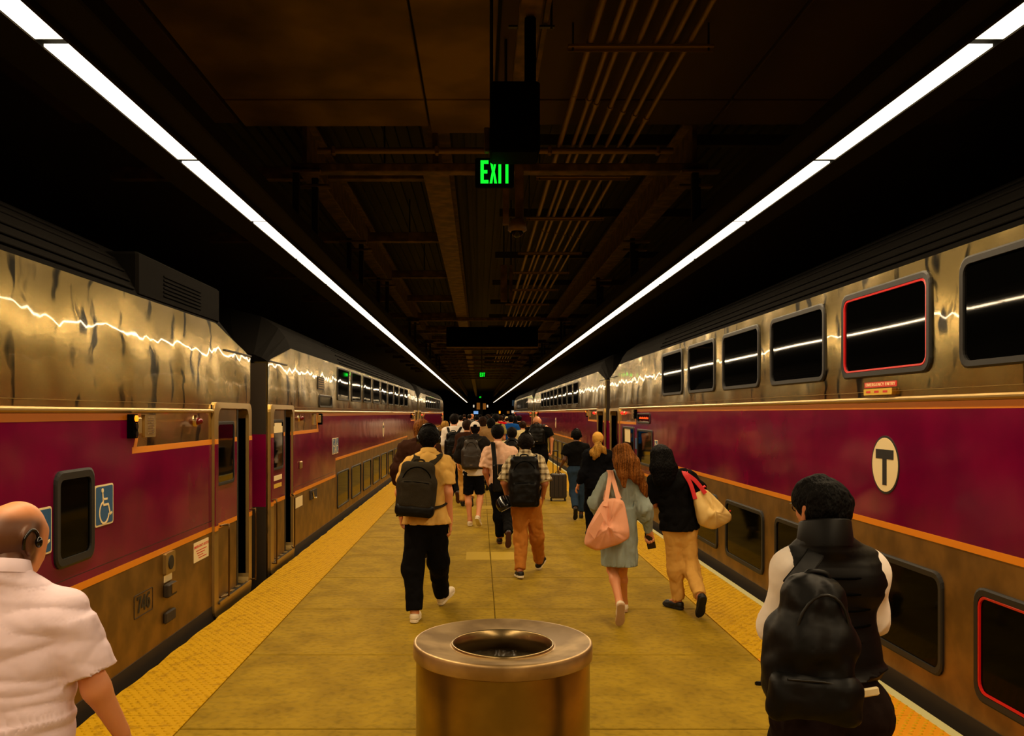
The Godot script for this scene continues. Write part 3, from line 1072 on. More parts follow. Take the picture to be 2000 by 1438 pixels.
func wheelchair(d0: float, d1: float, y0: float, y1: float) -> void:
	var o := plate("access_sign", d0, d1, y0, y1, 0.004, 0.008, "cream", car, 0.02)
	plate("field", d0 + 0.011, d1 - 0.011, y0 + 0.011, y1 - 0.011, 0.008, 0.0095, "sign_blue", o, 0.014)
	var c := wp((d0 + d1) / 2, (y0 + y1) / 2, 0.0105)
	var w := (d1 - d0)
	var h := (y1 - y0)
	var P := func(x: float, y: float) -> Vector3: return c + wu() * x * w + Vector3.UP * y * h
	var sh := Shape.new()
	sh.prism(P.call(-0.12, 0.36) - Vector3(co, 0, 0) * 0.001, wu(), Vector3.UP, disc(0.055 * w, 14), 0.003)
	var line := [P.call(-0.11, 0.30), P.call(-0.07, 0.0), P.call(0.20, 0.0), P.call(0.30, -0.26), P.call(0.40, -0.22)]
	for i in line.size() - 1:
		sh.ribbon([line[i], line[i + 1]], 0.055 * w, 0.002, (line[i + 1] - line[i]).cross(Vector3(co, 0, 0)))
	sh.ribbon([P.call(-0.09, 0.14), P.call(0.15, 0.14)], 0.05 * w, 0.002, Vector3.UP)
	var prev: Vector3 = Vector3.ZERO
	for k in 15:
		var a := deg_to_rad(110 + 240 * k / 14.0)
		var q: Vector3 = P.call(-0.02, -0.18) + (wu() * cos(a) + Vector3.UP * sin(a)) * 0.26 * w
		if k:
			sh.ribbon([prev, q], 0.05 * w, 0.002, (q - prev).cross(Vector3(co, 0, 0)))
		prev = q
	part("wheelchair_symbol", sh.done(), mats["cream"], o)

# the upper side: thin sheet steel, slightly buckled
func wavy_panel(d0: float, d1: float, ytop: float, yu: float) -> ArrayMesh:
	var nz := noise(71 if co > 0.0 else 72, 1.0, 3)
	var cols := int((d1 - d0) / 0.07)
	var v := PackedVector3Array()
	var n := PackedVector3Array()
	var ids := PackedInt32Array()
	var bulge := func(d: float, y: float) -> float: return nz.get_noise_2d(d * 2.6, y * 1.3) * 0.0013 + nz.get_noise_2d(d * 0.9 + 50.0, y * 0.8) * 0.0022
	for i in cols + 1:
		var d := lerpf(d0, d1, i / float(cols))
		var e := minf(d - (d0 if d0 != 2.5 else -99.0), d1 - d)
		var y1 := ytop - 0.002 - maxf(0.0, 0.24 * (1.0 - e / 1.22)) * (1.0 if e < 1.22 else 0.0)
		var y0 := yu + 0.128 if e > 1.33 else 2.0
		for j in 13:
			var y := lerpf(y0, y1, j / 12.0)
			var t: float = 0.005 + bulge.call(d, y)
			v.append(wp(d, y, t))
			var gd: float = (bulge.call(d + 0.02, y) - bulge.call(d - 0.02, y)) / 0.04
			var gy: float = (bulge.call(d, y + 0.02) - bulge.call(d, y - 0.02)) / 0.04
			n.append(Vector3(co, -gy, gd).normalized())
	for i in cols:
		for j in 12:
			var a := i * 13 + j
			if co > 0.0:
				ids.append_array(PackedInt32Array([a, a + 1, a + 13, a + 1, a + 14, a + 13]))
			else:
				ids.append_array(PackedInt32Array([a, a + 13, a + 1, a + 1, a + 13, a + 14]))
	var arr := []
	arr.resize(Mesh.ARRAY_MAX)
	arr[Mesh.ARRAY_VERTEX] = v
	arr[Mesh.ARRAY_NORMAL] = n
	arr[Mesh.ARRAY_INDEX] = ids
	var m := ArrayMesh.new()
	m.add_surface_from_arrays(Mesh.PRIMITIVE_TRIANGLES, arr)
	return m

# one bilevel car from distance d0 to d1; ytop is the top of its side, yu the top of the purple
func make_car(label: String, group: String, x: float, out: float, d0: float, d1: float, ytop: float, yu: float, open: bool, o: Dictionary) -> Node3D:
	cx = x
	co = out
	car = thing("rail_car", label, "train car", Vector3(x - out * 1.45, -1.25, -(d0 + d1) / 2), group)
	var step := 4.7
	# body with recesses where the doors are
	var rec := 0.40
	var lo := -0.55
	var stations := [[d0, -0.24, 0.0], [d0 + 0.165, -0.20, 0.0], [d0 + 0.165, -0.20, rec], [d0 + 1.22, 0.0, rec], [d0 + 1.22, 0.0, 0.0], [(d0 + d1) / 2, 0.0, 0.0], [d1 - 1.22, 0.0, 0.0], [d1 - 1.22, 0.0, rec], [d1 - 0.165, -0.20, rec], [d1 - 0.165, -0.20, 0.0], [d1, -0.24, 0.0]]
	var rings := []
	var roofs := []
	for s in stations:
		var yt: float = ytop + s[1]
		rings.append(PackedVector3Array([wp(s[0], lo, -s[2]), wp(s[0], yt, -s[2]), wp(s[0], yt, -2.9), wp(s[0], lo, -2.9)]))
	for s in [[d0, -0.24, 0.3], [d0 + 1.22, 0.0, 1.0], [d1 - 1.22, 0.0, 1.0], [d1, -0.24, 0.3]]:
		var yt: float = ytop + s[1]
		var r := PackedVector3Array()
		for q in [[0.0, -0.005], [0.02, 0.05], [0.07, 0.15], [0.16, 0.27], [0.38, 0.42], [0.8, 0.53], [1.45, 0.57], [2.1, 0.53], [2.52, 0.42], [2.74, 0.27], [2.83, 0.15], [2.9, -0.005]]:
			r.append(wp(s[0], yt + q[1] * s[2], -q[0]))
		roofs.append(r)
	var sh := Shape.new()
	sh.loft(rings, true, -1)
	part("body", sh.done(), mats["steel"], car)
	for e in [d0, d1]:   # painted ends
		for q in [[-0.5, 0.77, "skirt"], [0.77, yu - 0.20, "purple"], [yu - 0.20, ytop - 0.26, "skirt"]]:
			part("end_panel", box_mesh(Vector3(cx - co * 1.45, (q[0] + q[1]) / 2, -e), Vector3(2.86, q[1] - q[0], 0.012)), mats[q[2]], car)
	sh = Shape.new()
	sh.loft(roofs, true, -1)
	var roof := part("roof", sh.done(), mats["roof"], car)
	for q in [[0.02, 0.05], [0.05, 0.11], [0.09, 0.18], [0.16, 0.265], [0.27, 0.35]]:
		var e: float = o.get("rib_end", d1 - 5.2)
		part("rib", tube_mesh([wp(d0 + 5.2, ytop + q[1], -q[0] + 0.006), wp(e, ytop + q[1], -q[0] + 0.006)], 0.011, 6), mats["roof"], roof)
	part("upper_panel", wavy_panel(maxf(d0, 2.5), d1, ytop, yu), mats["steel"], car)
	# lower side, skirt, ledge
	plate("lower_panel", d0 + 1.32, d1 - 1.32, 0.085, 0.80, 0.0, 0.003, "lower_steel", car)
	skin("lower_panel", [Vector2(d0 + step, 0.78), Vector2(d1 - step, 0.78), Vector2(d1 - step, 1.06), Vector2(d0 + step, 1.06)], 0.0, 0.0028, "lower_steel", car)
	plate("skirt", d0 + 0.05, d1 - 0.05, -0.54, 0.085, 0.0, 0.008, "skirt", car)
	plate("ledge", d0 + 1.33, d1 - 1.33, yu + 0.125, yu + 0.128, 0.0, 0.006, "trim_steel", car)
	plate("ledge", d0 + 1.33, d1 - 1.33, yu + 0.05, yu + 0.085, 0.0, 0.028, "trim_steel", car, 0.0, 0.012)
	# purple band, orange stripes
	var ys := yu - 0.24
	skin("purple_band", [Vector2(d0 + 1.2, 0.81), Vector2(d0 + step, 0.81), Vector2(d0 + step, 1.085), Vector2(d1 - step, 1.085), Vector2(d1 - step, 0.81), Vector2(d1 - 1.2, 0.81), Vector2(d1 - 1.2, ys), Vector2(d1 - 3.12, ys), Vector2(d1 - 3.0, yu), Vector2(d0 + 3.0, yu), Vector2(d0 + 3.12, ys), Vector2(d0 + 1.2, ys)], 0.0, 0.004, "purple", car)
	plate("orange_stripe", d0 + 2.98, d1 - 2.98, yu, yu + 0.047, 0.0, 0.005, "orange", car)
	plate("orange_stripe", d0 + step, d1 - step, 1.045, 1.09, 0.0, 0.006, "orange", car)
	for s in 2:
		var E := func(e: float) -> float: return d0 + e if s == 0 else d1 - e
		plate("orange_stripe", E.call(1.2), E.call(3.14), ys, ys + 0.045, 0.0, 0.005, "orange", car)
		skin("orange_stripe", [Vector2(E.call(3.14), ys), Vector2(E.call(3.02), yu), Vector2(E.call(2.98), yu), Vector2(E.call(3.08), ys)], 0.0, 0.0055, "orange", car)
		plate("orange_stripe", E.call(1.2), E.call(step), 0.768, 0.815, 0.0, 0.005, "orange", car)
		plate("seam", E.call(1.33), E.call(step), 0.868, 0.872, 0.0, 0.0046, "rubber", car)
		# doorway: lintel, sill, frame, leaf
		var a: float = E.call(0.165)
		var b: float = E.call(1.22)
		sh = Shape.new()
		sh.loft([PackedVector3Array([wp(a, 1.90, 0.0), wp(a, ytop - 0.20, 0.0), wp(a, ytop - 0.20, -rec), wp(a, 1.90, -rec)]), PackedVector3Array([wp(b, 1.90, 0.0), wp(b, ytop, 0.0), wp(b, ytop, -rec), wp(b, 1.90, -rec)])], true, -1)
		part("lintel", sh.done(), mats["steel"], car)
		plate("sill", a, b, -0.54, 0.075, -rec, 0.0, "skirt", car)
		var lip := plate("step", a, b, 0.075, 0.095, -0.30, 0.045, "dark_metal", car, 0.0, 0.006)
		for k in 5:
			plate("tread", lerpf(a, b, (k + 0.25) / 5.0), lerpf(a, b, (k + 0.7) / 5.0), 0.095, 0.102, -0.06, 0.02, "trim_steel", lip)
		plate("nosing", a, b, 0.072, 0.10, 0.045, 0.052, "trim_steel", lip)
		var f0: float = minf(E.call(0.03), E.call(1.325))
		var f1: float = maxf(E.call(0.03), E.call(1.325))
		# the frame is wider on the side away from the car's end
		var fr := Shape.new()
		var mid := wp(0, 0, 0)
		var outer := rrect(f1 - f0, 2.00, 0.09)
		var inner := rrect(absf(b - a), 1.83, 0.10)
		var rr := []
		for e in [[outer, 0.0, (f0 + f1) / 2, 0.96], [outer, 0.028, (f0 + f1) / 2, 0.96], [inner, 0.033, (a + b) / 2, 0.99], [inner, -0.10, (a + b) / 2, 0.99]]:
			var p := PackedVector3Array()
			for q in e[0]:
				p.append(wp(e[2], e[3], e[1]) + wu() * q.x + Vector3.UP * q.y)
			rr.append(p)
		fr.loft(rr, false, -1)
		var door := part("door_frame", fr.done(), mats["trim_steel"], car)
		for e in [[1.23, 1.315], [0.045, 0.155]]:
			plate("paint", E.call(e[0]), E.call(e[1]), 0.815, ys, 0.024, 0.036 if e[0] > 0.5 else 0.036, "purple", door)
			plate("paint", E.call(e[0]), E.call(e[1]), ys, ys + 0.045, 0.024, 0.0365, "orange", door)
			plate("paint", E.call(e[0]), E.call(e[1]), 0.768, 0.815, 0.024, 0.0365, "orange", door)
		if open:
			plate("vestibule_wall", a, b, 0.095, 1.90, -rec, -rec + 0.01, "dark_metal", car)
		else:
			var l0: float = minf(a, b) + 0.005
			var l1: float = maxf(a, b) - 0.30
			var leaf := plate("door", l0, l1, 0.10, 1.90, -0.055, -0.012, "lower_steel", car)
			plate("door_pocket", l1, maxf(a, b), 0.10, 1.90, -0.25, -0.20, "rubber", car)
			plate("paint", l0, l1, 0.815, ys, -0.012, -0.008, "purple", leaf)
			plate("paint", l0, l1, ys, ys + 0.045, -0.012, -0.007, "orange", leaf)
			plate("paint", l0, l1, 0.768, 0.815, -0.012, -0.007, "orange", leaf)
			plate("door_post", l1, l1 + 0.05, 0.10, 1.90, -0.05, -0.008, "rubber", leaf)
			var w0 := l0 + 0.06
			var w1 := l1 - 0.12
			ring("window", w0, w1, 1.17, 1.78, 0.05, 0.03, -0.008, 0.006, "rubber", leaf)
			plate("pane", w0 + 0.025, w1 - 0.025, 1.20, 1.75, -0.007, 0.0, "glass", leaf, 0.04)
			if o.get("door_notes", false) and s == 0:
				plate("notice", w0 + 0.06, w1 - 0.05, 1.62, 1.70, 0.0, 0.002, "cream", leaf)
				plate("notice", w0 + 0.10, w1 - 0.10, 1.70, 1.74, 0.0, 0.002, "cream", leaf)
				plate("notice", w0 + 0.05, w1 - 0.05, 1.04, 1.10, -0.008, -0.005, "cream", leaf)
				plate("notice", w0 + 0.05, w1 - 0.07, 0.95, 1.00, -0.008, -0.005, "sticker_yellow", leaf)
		for e in [[1.06, 0.13, 0.80], [0.09, 0.10, 0.84]]:
			var q: float = E.call(e[0])
			var back: float = E.call(e[0] + (0.10 if e[0] > 0.5 else -0.0))
			part("handrail", tube_mesh(smooth_path([wp(back, e[2], 0.03), wp(q, e[2], 0.07), wp(q, e[2] - 0.05, 0.085), wp(q, e[1] + 0.05, 0.085), wp(q, e[1], 0.07), wp(back, e[1], 0.03)], 3), 0.009, 8), mats["rail_metal"], car)
		# fixtures near the end
		var lit: String = o.get("marker", "maroon_lens")
		sh = Shape.new()
		sh.prism(wp(E.call(1.76), yu - 0.02, 0.0), wu(), Vector3.UP, disc(0.05, 16, 0.75), 0.014)
		var mk := part("marker_light", sh.done(), mats["bright_steel"], car)
		sh = Shape.new()
		sh.ball(wp(E.call(1.76), yu - 0.025, 0.02), Vector3(0.045, 0.032, 0.03), 12)
		part("lens", sh.done(), mats[lit], mk)
		var lv := plate("speaker_panel", E.call(2.72), E.call(2.93), yu - 0.13, yu + 0.035, 0.0, 0.014, "trim_steel", car, 0.012)
		for k in 7:
			for j in 2:
				plate("slot", E.call(2.765 + 0.065 * j), E.call(2.815 + 0.065 * j), yu - 0.105 + 0.019 * k, yu - 0.097 + 0.019 * k, 0.014, 0.018, "bright_steel", lv)
		var ind := plate("indicator_light", E.call(3.23), E.call(3.15), yu - 0.13, yu + 0.04, 0.0, 0.05, "black", car, 0.01)
		for k in 3:
			sh = Shape.new()
			sh.prism(wp(E.call(3.19), yu - 0.10 + 0.055 * k, 0.05), wu(), Vector3.UP, disc(0.022, 14), 0.012)
			part("lens", sh.done(), mats[o.get("indicator", "lit_amber")] if k == 2 and o.get("ind%d" % s, true) else mats["plastic_black"], ind)
		plate("bracket", E.call(3.145), E.call(3.06), yu - 0.10, yu + 0.015, 0.0, 0.045, "trim_steel", ind, 0.0, 0.006)
		plate("gutter", E.call(0.0), E.call(0.95), ytop - 0.24, ytop - 0.225, 0.0, 0.02, "dark_metal", car)
	# windows
	for w in o.get("upper", []):
		window(w[0], w[1], o.yw[0], o.yw[1], o.get("r", 0.06), o.get("w", 0.03), w[2] if w.size() > 2 else "")
	for w in o.get("lower", []):
		window(w[0], w[1], o.lw[0], o.lw[1], o.get("r", 0.06), o.get("w", 0.03), w[2] if w.size() > 2 else "", "tinted_glass")
	# the folding gangway at the far end
	sh = Shape.new()
	for k in 5:
		sh.box(Vector3(cx - co * 1.45, 1.0, -(d1 + 0.06 + 0.11 * k)), Vector3(1.5, 2.1, 0.075), 0.02)
	part("gangway", sh.done(), mats["rubber"], car)
	plate("coupling_box", d1 + 0.12, d1 + 0.26, 0.0, 1.0, -0.16, -0.06, "skirt", car, 0.0, 0.01)
	part("coupling_bar", box_mesh(Vector3(cx - co * 1.45, -0.3, -(d1 + 0.3)), Vector3(0.2, 0.2, 0.7), 0.02), mats["skirt"], car)
	sh = Shape.new()
	for e in [3.0, 5.6]:
		for s in 2:
			var d: float = d0 + e if s == 0 else d1 - e
			for q in [0.73, 2.17]:
				var c := Vector3(cx - co * q, -0.80, -d)
				var r2 := []
				for k in 2:
					var p := PackedVector3Array()
					for i in 20:
						p.append(c + Vector3(-0.06 + 0.12 * k, sin(TAU * i / 20) * 0.45, cos(TAU * i / 20) * 0.45))
					r2.append(p)
				sh.loft(r2, true, -1)
	part("wheels", sh.done(), mats["dark_metal"], car)
	return car

func row(a: float, n: int, pitch: float, w: float, seal := -1) -> Array:
	var r := []
	for k in n:
		r.append([a + pitch * k, a + pitch * k + w] + (["red_seal"] if k == seal else []))
	return r

func trains() -> void:
	var lt := "train on the left track"
	var rt := "train on the right track"
	# left: the car nearest the camera
	make_car("nearest bilevel car on the left, steel and purple, numbered 746, with wheelchair signs", lt, LEFT, 1, -15.0, 9.225, 2.70, 1.812, false, {"rib_end": 6.15, "yw": [2.08, 2.66], "lw": [0.2, 0.83], "ind1": true, "upper": row(-10.0, 6, 1.65, 1.3), "lower": row(-10.0, 6, 1.65, 1.27)})
	window(4.96, 5.47, 0.945, 1.52, 0.075, 0.055, "", "tinted_glass")
	wheelchair(5.49, 5.765, 1.126, 1.393)
	wheelchair(4.66, 4.935, 1.06, 1.327)
	var o := plate("emergency_notice", 7.40, 7.80, 0.565, 0.735, 0.003, 0.006, "cream", car)
	lettering("EMERGENCY ACCESS", 7.60, 0.695, 0.006, 0.022, "sticker_red", o, 1.35)
	for k in 4:
		plate("line", 7.46 + 0.02 * k, 7.74 - 0.05 * (k % 3), 0.655 - 0.022 * k, 0.662 - 0.022 * k, 0.006, 0.007, "sticker_red", o)
	o = plate("intercom", 6.68, 6.88, 0.60, 0.765, 0.003, 0.03, "trim_steel", car, 0.012)
	var sh := Shape.new()
	sh.prism(wp(6.78, 0.685, 0.03), wu(), Vector3.UP, disc(0.055, 20), 0.006)
	part("grille", sh.done(), mats["rubber"], o)
	plate("notice", 6.70, 6.87, 0.535, 0.59, 0.003, 0.006, "cream", car)
	o = plate("latch_box", 6.68, 6.87, 0.42, 0.525, 0.003, 0.05, "skirt", car, 0.0, 0.01)
	plate("cover", 6.74, 6.86, 0.445, 0.52, 0.05, 0.056, "lower_steel", o)
	plate("latch_box", 6.68, 6.90, 0.215, 0.305, 0.003, 0.03, "skirt", car, 0.0, 0.01)
	o = ring("number_plate", 6.12, 6.47, 0.385, 0.555, 0.014, 0.006, 0.003, 0.007, "skirt", car)
	lettering("746", 6.295, 0.472, 0.006, 0.115, "rubber", o, 0.95)
	o = plate("roof_box", 6.2, 8.15, 2.705, 3.03, -0.4, 0.0, "roof", car, 0.0, 0.02)
	for k in 6:
		plate("louver", 6.7, 7.6, 2.77 + 0.03 * k, 2.78 + 0.03 * k, 0.0, 0.008, "roof", o)
	plate("seam", 7.90, 7.905, 0.1, 1.95, 0.0, 0.0062, "rubber", car)
	# left: second and third cars
	var w := row(14.85, 9, 1.66, 1.30)
	make_car("second bilevel car on the left, with two bands of windows and closed doors", lt, LEFT, 1, 10.0, 34.0, 2.70, 1.812, false, {"yw": [2.08, 2.66], "lw": [0.2, 0.83], "upper": w, "lower": w, "door_notes": true, "ind0": false})
	logo(22.0, 1.44, 0.20)
	window(13.16, 14.3, 1.945, 2.145, 0.05, 0.03)
	o = plate("vent", 13.05, 13.55, 2.22, 2.42, 0.0, 0.015, "dark_metal", car, 0.012)
	for k in 5:
		plate("louver", 13.09, 13.51, 2.245 + 0.034 * k, 2.257 + 0.034 * k, 0.015, 0.02, "trim_steel", o)
	wheelchair(14.37, 14.66, 1.165, 1.435)
	wheelchair(14.70, 14.98, 1.165, 1.435)
	o = plate("latch_box", 12.45, 12.95, 0.60, 0.73, 0.003, 0.02, "skirt", car)
	part("handle", tube_mesh([wp(12.55, 0.72, 0.03), wp(12.55, 0.62, 0.05), wp(12.7, 0.61, 0.05)], 0.014, 8), mats["bright_steel"], o)
	plate("emergency_notice", 11.5, 11.95, 0.58, 0.72, 0.003, 0.006, "cream", car)
	plate("latch_box", 11.72, 11.85, 1.10, 1.20, 0.004, 0.03, "trim_steel", car, 0.0, 0.01)
	w = row(39.5, 9, 1.66, 1.30)
	make_car("third bilevel car on the left, furthest along the left track", lt, LEFT, 1, 34.7, 58.7, 2.70, 1.812, false, {"yw": [2.08, 2.66], "lw": [0.2, 0.83], "upper": w, "lower": w, "marker": "lit_red"})
	# right: the car nearest the camera
	var up := row(0.45, 8, 1.67, 1.345, 3)
	var dn := row(0.28, 8, 1.68, 1.345, 2)
	make_car("nearest bilevel car on the right, with large dark windows and round T logo", rt, RIGHT, -1, -6.7, 18.9, 2.86, 1.887, true, {"yw": [2.122, 2.78], "lw": [0.21, 0.865], "r": 0.09, "w": 0.045, "upper": up, "lower": dn, "marker": "lit_red", "rib_end": 13.7, "ind1": false})
	logo(6.09, 1.494, 0.2065)
	o = plate("entry_notice", 5.92, 6.41, 2.045, 2.085, 0.006, 0.009, "sticker_red", car)
	lettering("EMERGENCY ENTRY", 6.165, 2.066, 0.009, 0.022, "cream", o, 1.6)
	o = plate("entry_notice", 5.94, 6.37, 1.99, 2.035, 0.030, 0.033, "sticker_yellow", car, 0.008)
	for k in 3:
		plate("mark", 6.00 + 0.13 * k, 6.07 + 0.13 * k, 2.005, 2.02, 0.033, 0.034, "sticker_red", o)
	o = ring("destination_display", 14.45, 15.62, 1.675, 1.862, 0.05, 0.03, 0.0, 0.02, "rubber", car)
	plate("pane", 14.48, 15.59, 1.70, 1.838, 0.002, 0.008, "glass", o, 0.03)
	for k in 9:
		plate("lit_letter", 14.62 + 0.095 * k, 14.68 + 0.095 * k, 1.755, 1.785 + 0.008 * (k % 2), 0.008, 0.010, "lit_orange", o)
	window(14.25, 15.62, 0.945, 1.575, 0.05, 0.04)
	window(15.95, 17.2, 0.945, 1.60, 0.05, 0.04)
	plate("window_notice", 16.35, 16.95, 1.30, 1.55, 0.009, 0.011, "cream", car)
	wheelchair(13.85, 14.1, 1.28, 1.42)
	plate("access_sign", 15.68, 15.85, 1.20, 1.40, 0.004, 0.007, "sign_blue", car, 0.01)
	# right: second and third cars
	w = row(24.9, 9, 1.70, 1.34)
	make_car("second bilevel car on the right, beyond the open doors, red marker lamp lit", rt, RIGHT, -1, 19.6, 45.0, 2.86, 1.887, true, {"yw": [2.122, 2.78], "lw": [0.21, 0.865], "upper": w, "lower": w, "marker": "lit_red"})
	logo(32.3, 1.494, 0.2065)
	w = row(51.0, 9, 1.70, 1.34)
	make_car("third bilevel car on the right, furthest along the right track", rt, RIGHT, -1, 45.7, 71.0, 2.86, 1.887, true, {"yw": [2.122, 2.78], "lw": [0.21, 0.865], "upper": w, "lower": w, "marker": "lit_red"})

# ---------------------------------------------------------------- bin
func bin() -> void:
	var c := Vector3(0.094, 0.0, -3.45)
	var o := thing("litter_bin", "round brushed steel litter bin with wide ring lid in the middle of the platform", "bin", c)
	var sh := Shape.new()
	sh.lathe(c, [Vector2(0.30, 0.008), Vector2(0.335, 0.010), Vector2(0.345, 0.03), Vector2(0.347, 0.5), Vector2(0.347, 0.90)], 72)
	part("body", sh.done(), mats["bin_steel"], o)
	sh = Shape.new()
	sh.lathe(c, [Vector2(0.349, 0.893), Vector2(0.354, 0.890), Vector2(0.3575, 0.894), Vector2(0.3580, 0.938), Vector2(0.3565, 0.9465), Vector2(0.352, 0.951), Vector2(0.345, 0.951), Vector2(0.215, 0.930), Vector2(0.206, 0.932)], 96)
	var lid := part("lid", sh.done(), mats["bin_lid"], o)
	sh = Shape.new()
	sh.lathe(c, [Vector2(0.206, 0.928), Vector2(0.206, 0.938), Vector2(0.202, 0.942), Vector2(0.1975, 0.939), Vector2(0.196, 0.86), Vector2(0.199, 0.858), Vector2(0.200, 0.926)], 80)
	part("collar", sh.done(), mats["bin_steel"], lid)
	sh = Shape.new()
	sh.lathe(c, [Vector2(0.343, 0.02), Vector2(0.343, 0.89)], 40)
	part("inner_wall", sh.done(), mats["dark_metal"], o)
	# the liner: a crumpled bag hanging inside
	var l := thing("bin_liner", "dark crumpled plastic liner hanging inside the steel bin", "bag", c + Vector3(0, 0.1, 0))
	sh = Shape.new()
	var nz := noise(61, 1.3, 3)
	var rings := []
	for k in 12:
		var y := lerpf(0.875, 0.50, k / 11.0)
		var r := PackedVector3Array()
		for i in 60:
			var a := TAU * i / 60
			var rad := (0.250 - 0.12 * pow(k / 11.0, 1.5)) * (1.0 + 0.22 * nz.get_noise_3d(cos(a) * 2.2, sin(a) * 2.2, k * 0.06) + 0.05 * nz.get_noise_3d(cos(a) * 7, sin(a) * 7, k * 0.2))
			r.append(c + Vector3(cos(a) * rad, y, sin(a) * rad))
		rings.append(r)
	rings.append(PackedVector3Array())
	for i in 60:
		rings[-1].append(c + Vector3(0.01 * cos(TAU * i / 60), 0.47, 0.01 * sin(TAU * i / 60)))
	sh.loft(rings, false, 0)
	part("film", sh.done(), mats["bin_liner"], l)

# ---------------------------------------------------------------- people
const UP := Vector3.UP

func head_piece(cell: float, female: bool) -> Array:
	var key := "head%s%s" % [cell, female]
	if cache.has(key):
		return cache[key]
	var b := Blob.new(Vector3(-0.125, -0.17, -0.13), Vector3(0.125, 0.125, 0.135), cell, 0.010 if cell < 0.008 else 0.014)
	var j := 0.92 if female else 1.0
	b.bone(Vector3(0, 0.015, -0.028), Vector3(0, 0.033, 0.016), 0.079, 0.076)
	b.bone(Vector3(0, -0.01, 0.022), Vector3(0, -0.072, 0.046), 0.066, 0.043 * j)
	for s in [-1.0, 1.0]:
		b.bone(Vector3(0.040 * s * j, -0.058, 0.012), Vector3(0.008 * s, -0.092, 0.064), 0.026 * j, 0.020 * j)
		b.bone(Vector3(0.036 * s, -0.022, 0.058), Vector3(0.030 * s, -0.035, 0.066), 0.028, 0.022)
		b.bone(Vector3(0.030 * s, 0.010, 0.074), Vector3(0.034 * s, 0.010, 0.073), 0.013, 0.012)
		b.bone(Vector3(0.080 * s, 0.006, -0.016), Vector3(0.080 * s, -0.030, -0.006), 0.026, 0.016, 0.42, Vector3(0.93 * s, 0, 0.36))
	b.bone(Vector3(-0.03, 0.026, 0.080), Vector3(0.03, 0.026, 0.080), 0.011, 0.011)
	b.bone(Vector3(0, 0.012, 0.090), Vector3(0, -0.027, 0.108), 0.008, 0.012)
	b.bone(Vector3(-0.012, -0.032, 0.098), Vector3(0.012, -0.032, 0.098), 0.009, 0.009)
	b.bone(Vector3(-0.018, -0.056, 0.088), Vector3(0.018, -0.056, 0.088), 0.0075, 0.0075)
	b.bone(Vector3(-0.015, -0.066, 0.087), Vector3(0.015, -0.066, 0.087), 0.0075, 0.0075)
	b.bone(Vector3(0, -0.045, -0.024), Vector3(0, -0.165, -0.034), 0.052 * j, 0.056 * j)
	cache[key] = b.arrays()
	return cache[key]

# a right hand hanging from the wrist at the origin: fingers towards -y, palm towards +x, thumb towards +z
func hand_piece(cell: float, grip: bool) -> Array:
	var key := "hand%s%s" % [cell, grip]
	if cache.has(key):
		return cache[key]
	var b := Blob.new(Vector3(-0.03, -0.21, -0.06), Vector3(0.09, 0.03, 0.08), cell, 0.005)
	b.bone(Vector3(0, 0.02, 0), Vector3(0, -0.02, 0), 0.027, 0.026, 0.8, Vector3(1, 0, 0))
	for i in 4:
		var z := 0.028 - 0.0185 * i
		b.bone(Vector3(0, -0.02, z * 0.6), Vector3(0.002, -0.088 + 0.004 * absf(i - 1.0), z), 0.015, 0.0115, 0.9, Vector3(1, 0, 0))
		var p := Vector3(0.003, -0.090 + 0.004 * absf(i - 1.0), z)
		var lengths: Array = [[0.036, 0.024, 0.018], [0.041, 0.027, 0.019], [0.038, 0.026, 0.018], [0.029, 0.019, 0.016]][i]
		var bends := [0.9, 2.1, 3.0] if grip else [0.22 + 0.06 * i, 0.62 + 0.10 * i, 0.95 + 0.12 * i]
		for q in 3:
			var nx: Vector3 = p + Vector3(sin(bends[q]), -cos(bends[q]), -0.05 * (i - 1.5)) * lengths[q]
			b.bone(p, nx, 0.0092 - 0.0009 * q - (0.001 if i == 3 else 0.0), 0.0086 - 0.0010 * q - (0.001 if i == 3 else 0.0))
			p = nx
	b.bone(Vector3(0.006, -0.025, 0.018), Vector3(0.020, -0.055, 0.046), 0.015, 0.0115)
	b.bone(Vector3(0.020, -0.055, 0.046), Vector3(0.036, -0.082, 0.050) if not grip else Vector3(0.046, -0.078, 0.036), 0.0108, 0.0095)
	b.bone(Vector3(0.036, -0.082, 0.050) if not grip else Vector3(0.046, -0.078, 0.036), Vector3(0.045, -0.104, 0.046) if not grip else Vector3(0.058, -0.094, 0.016), 0.0095, 0.0082)
	cache[key] = b.arrays()
	return cache[key]

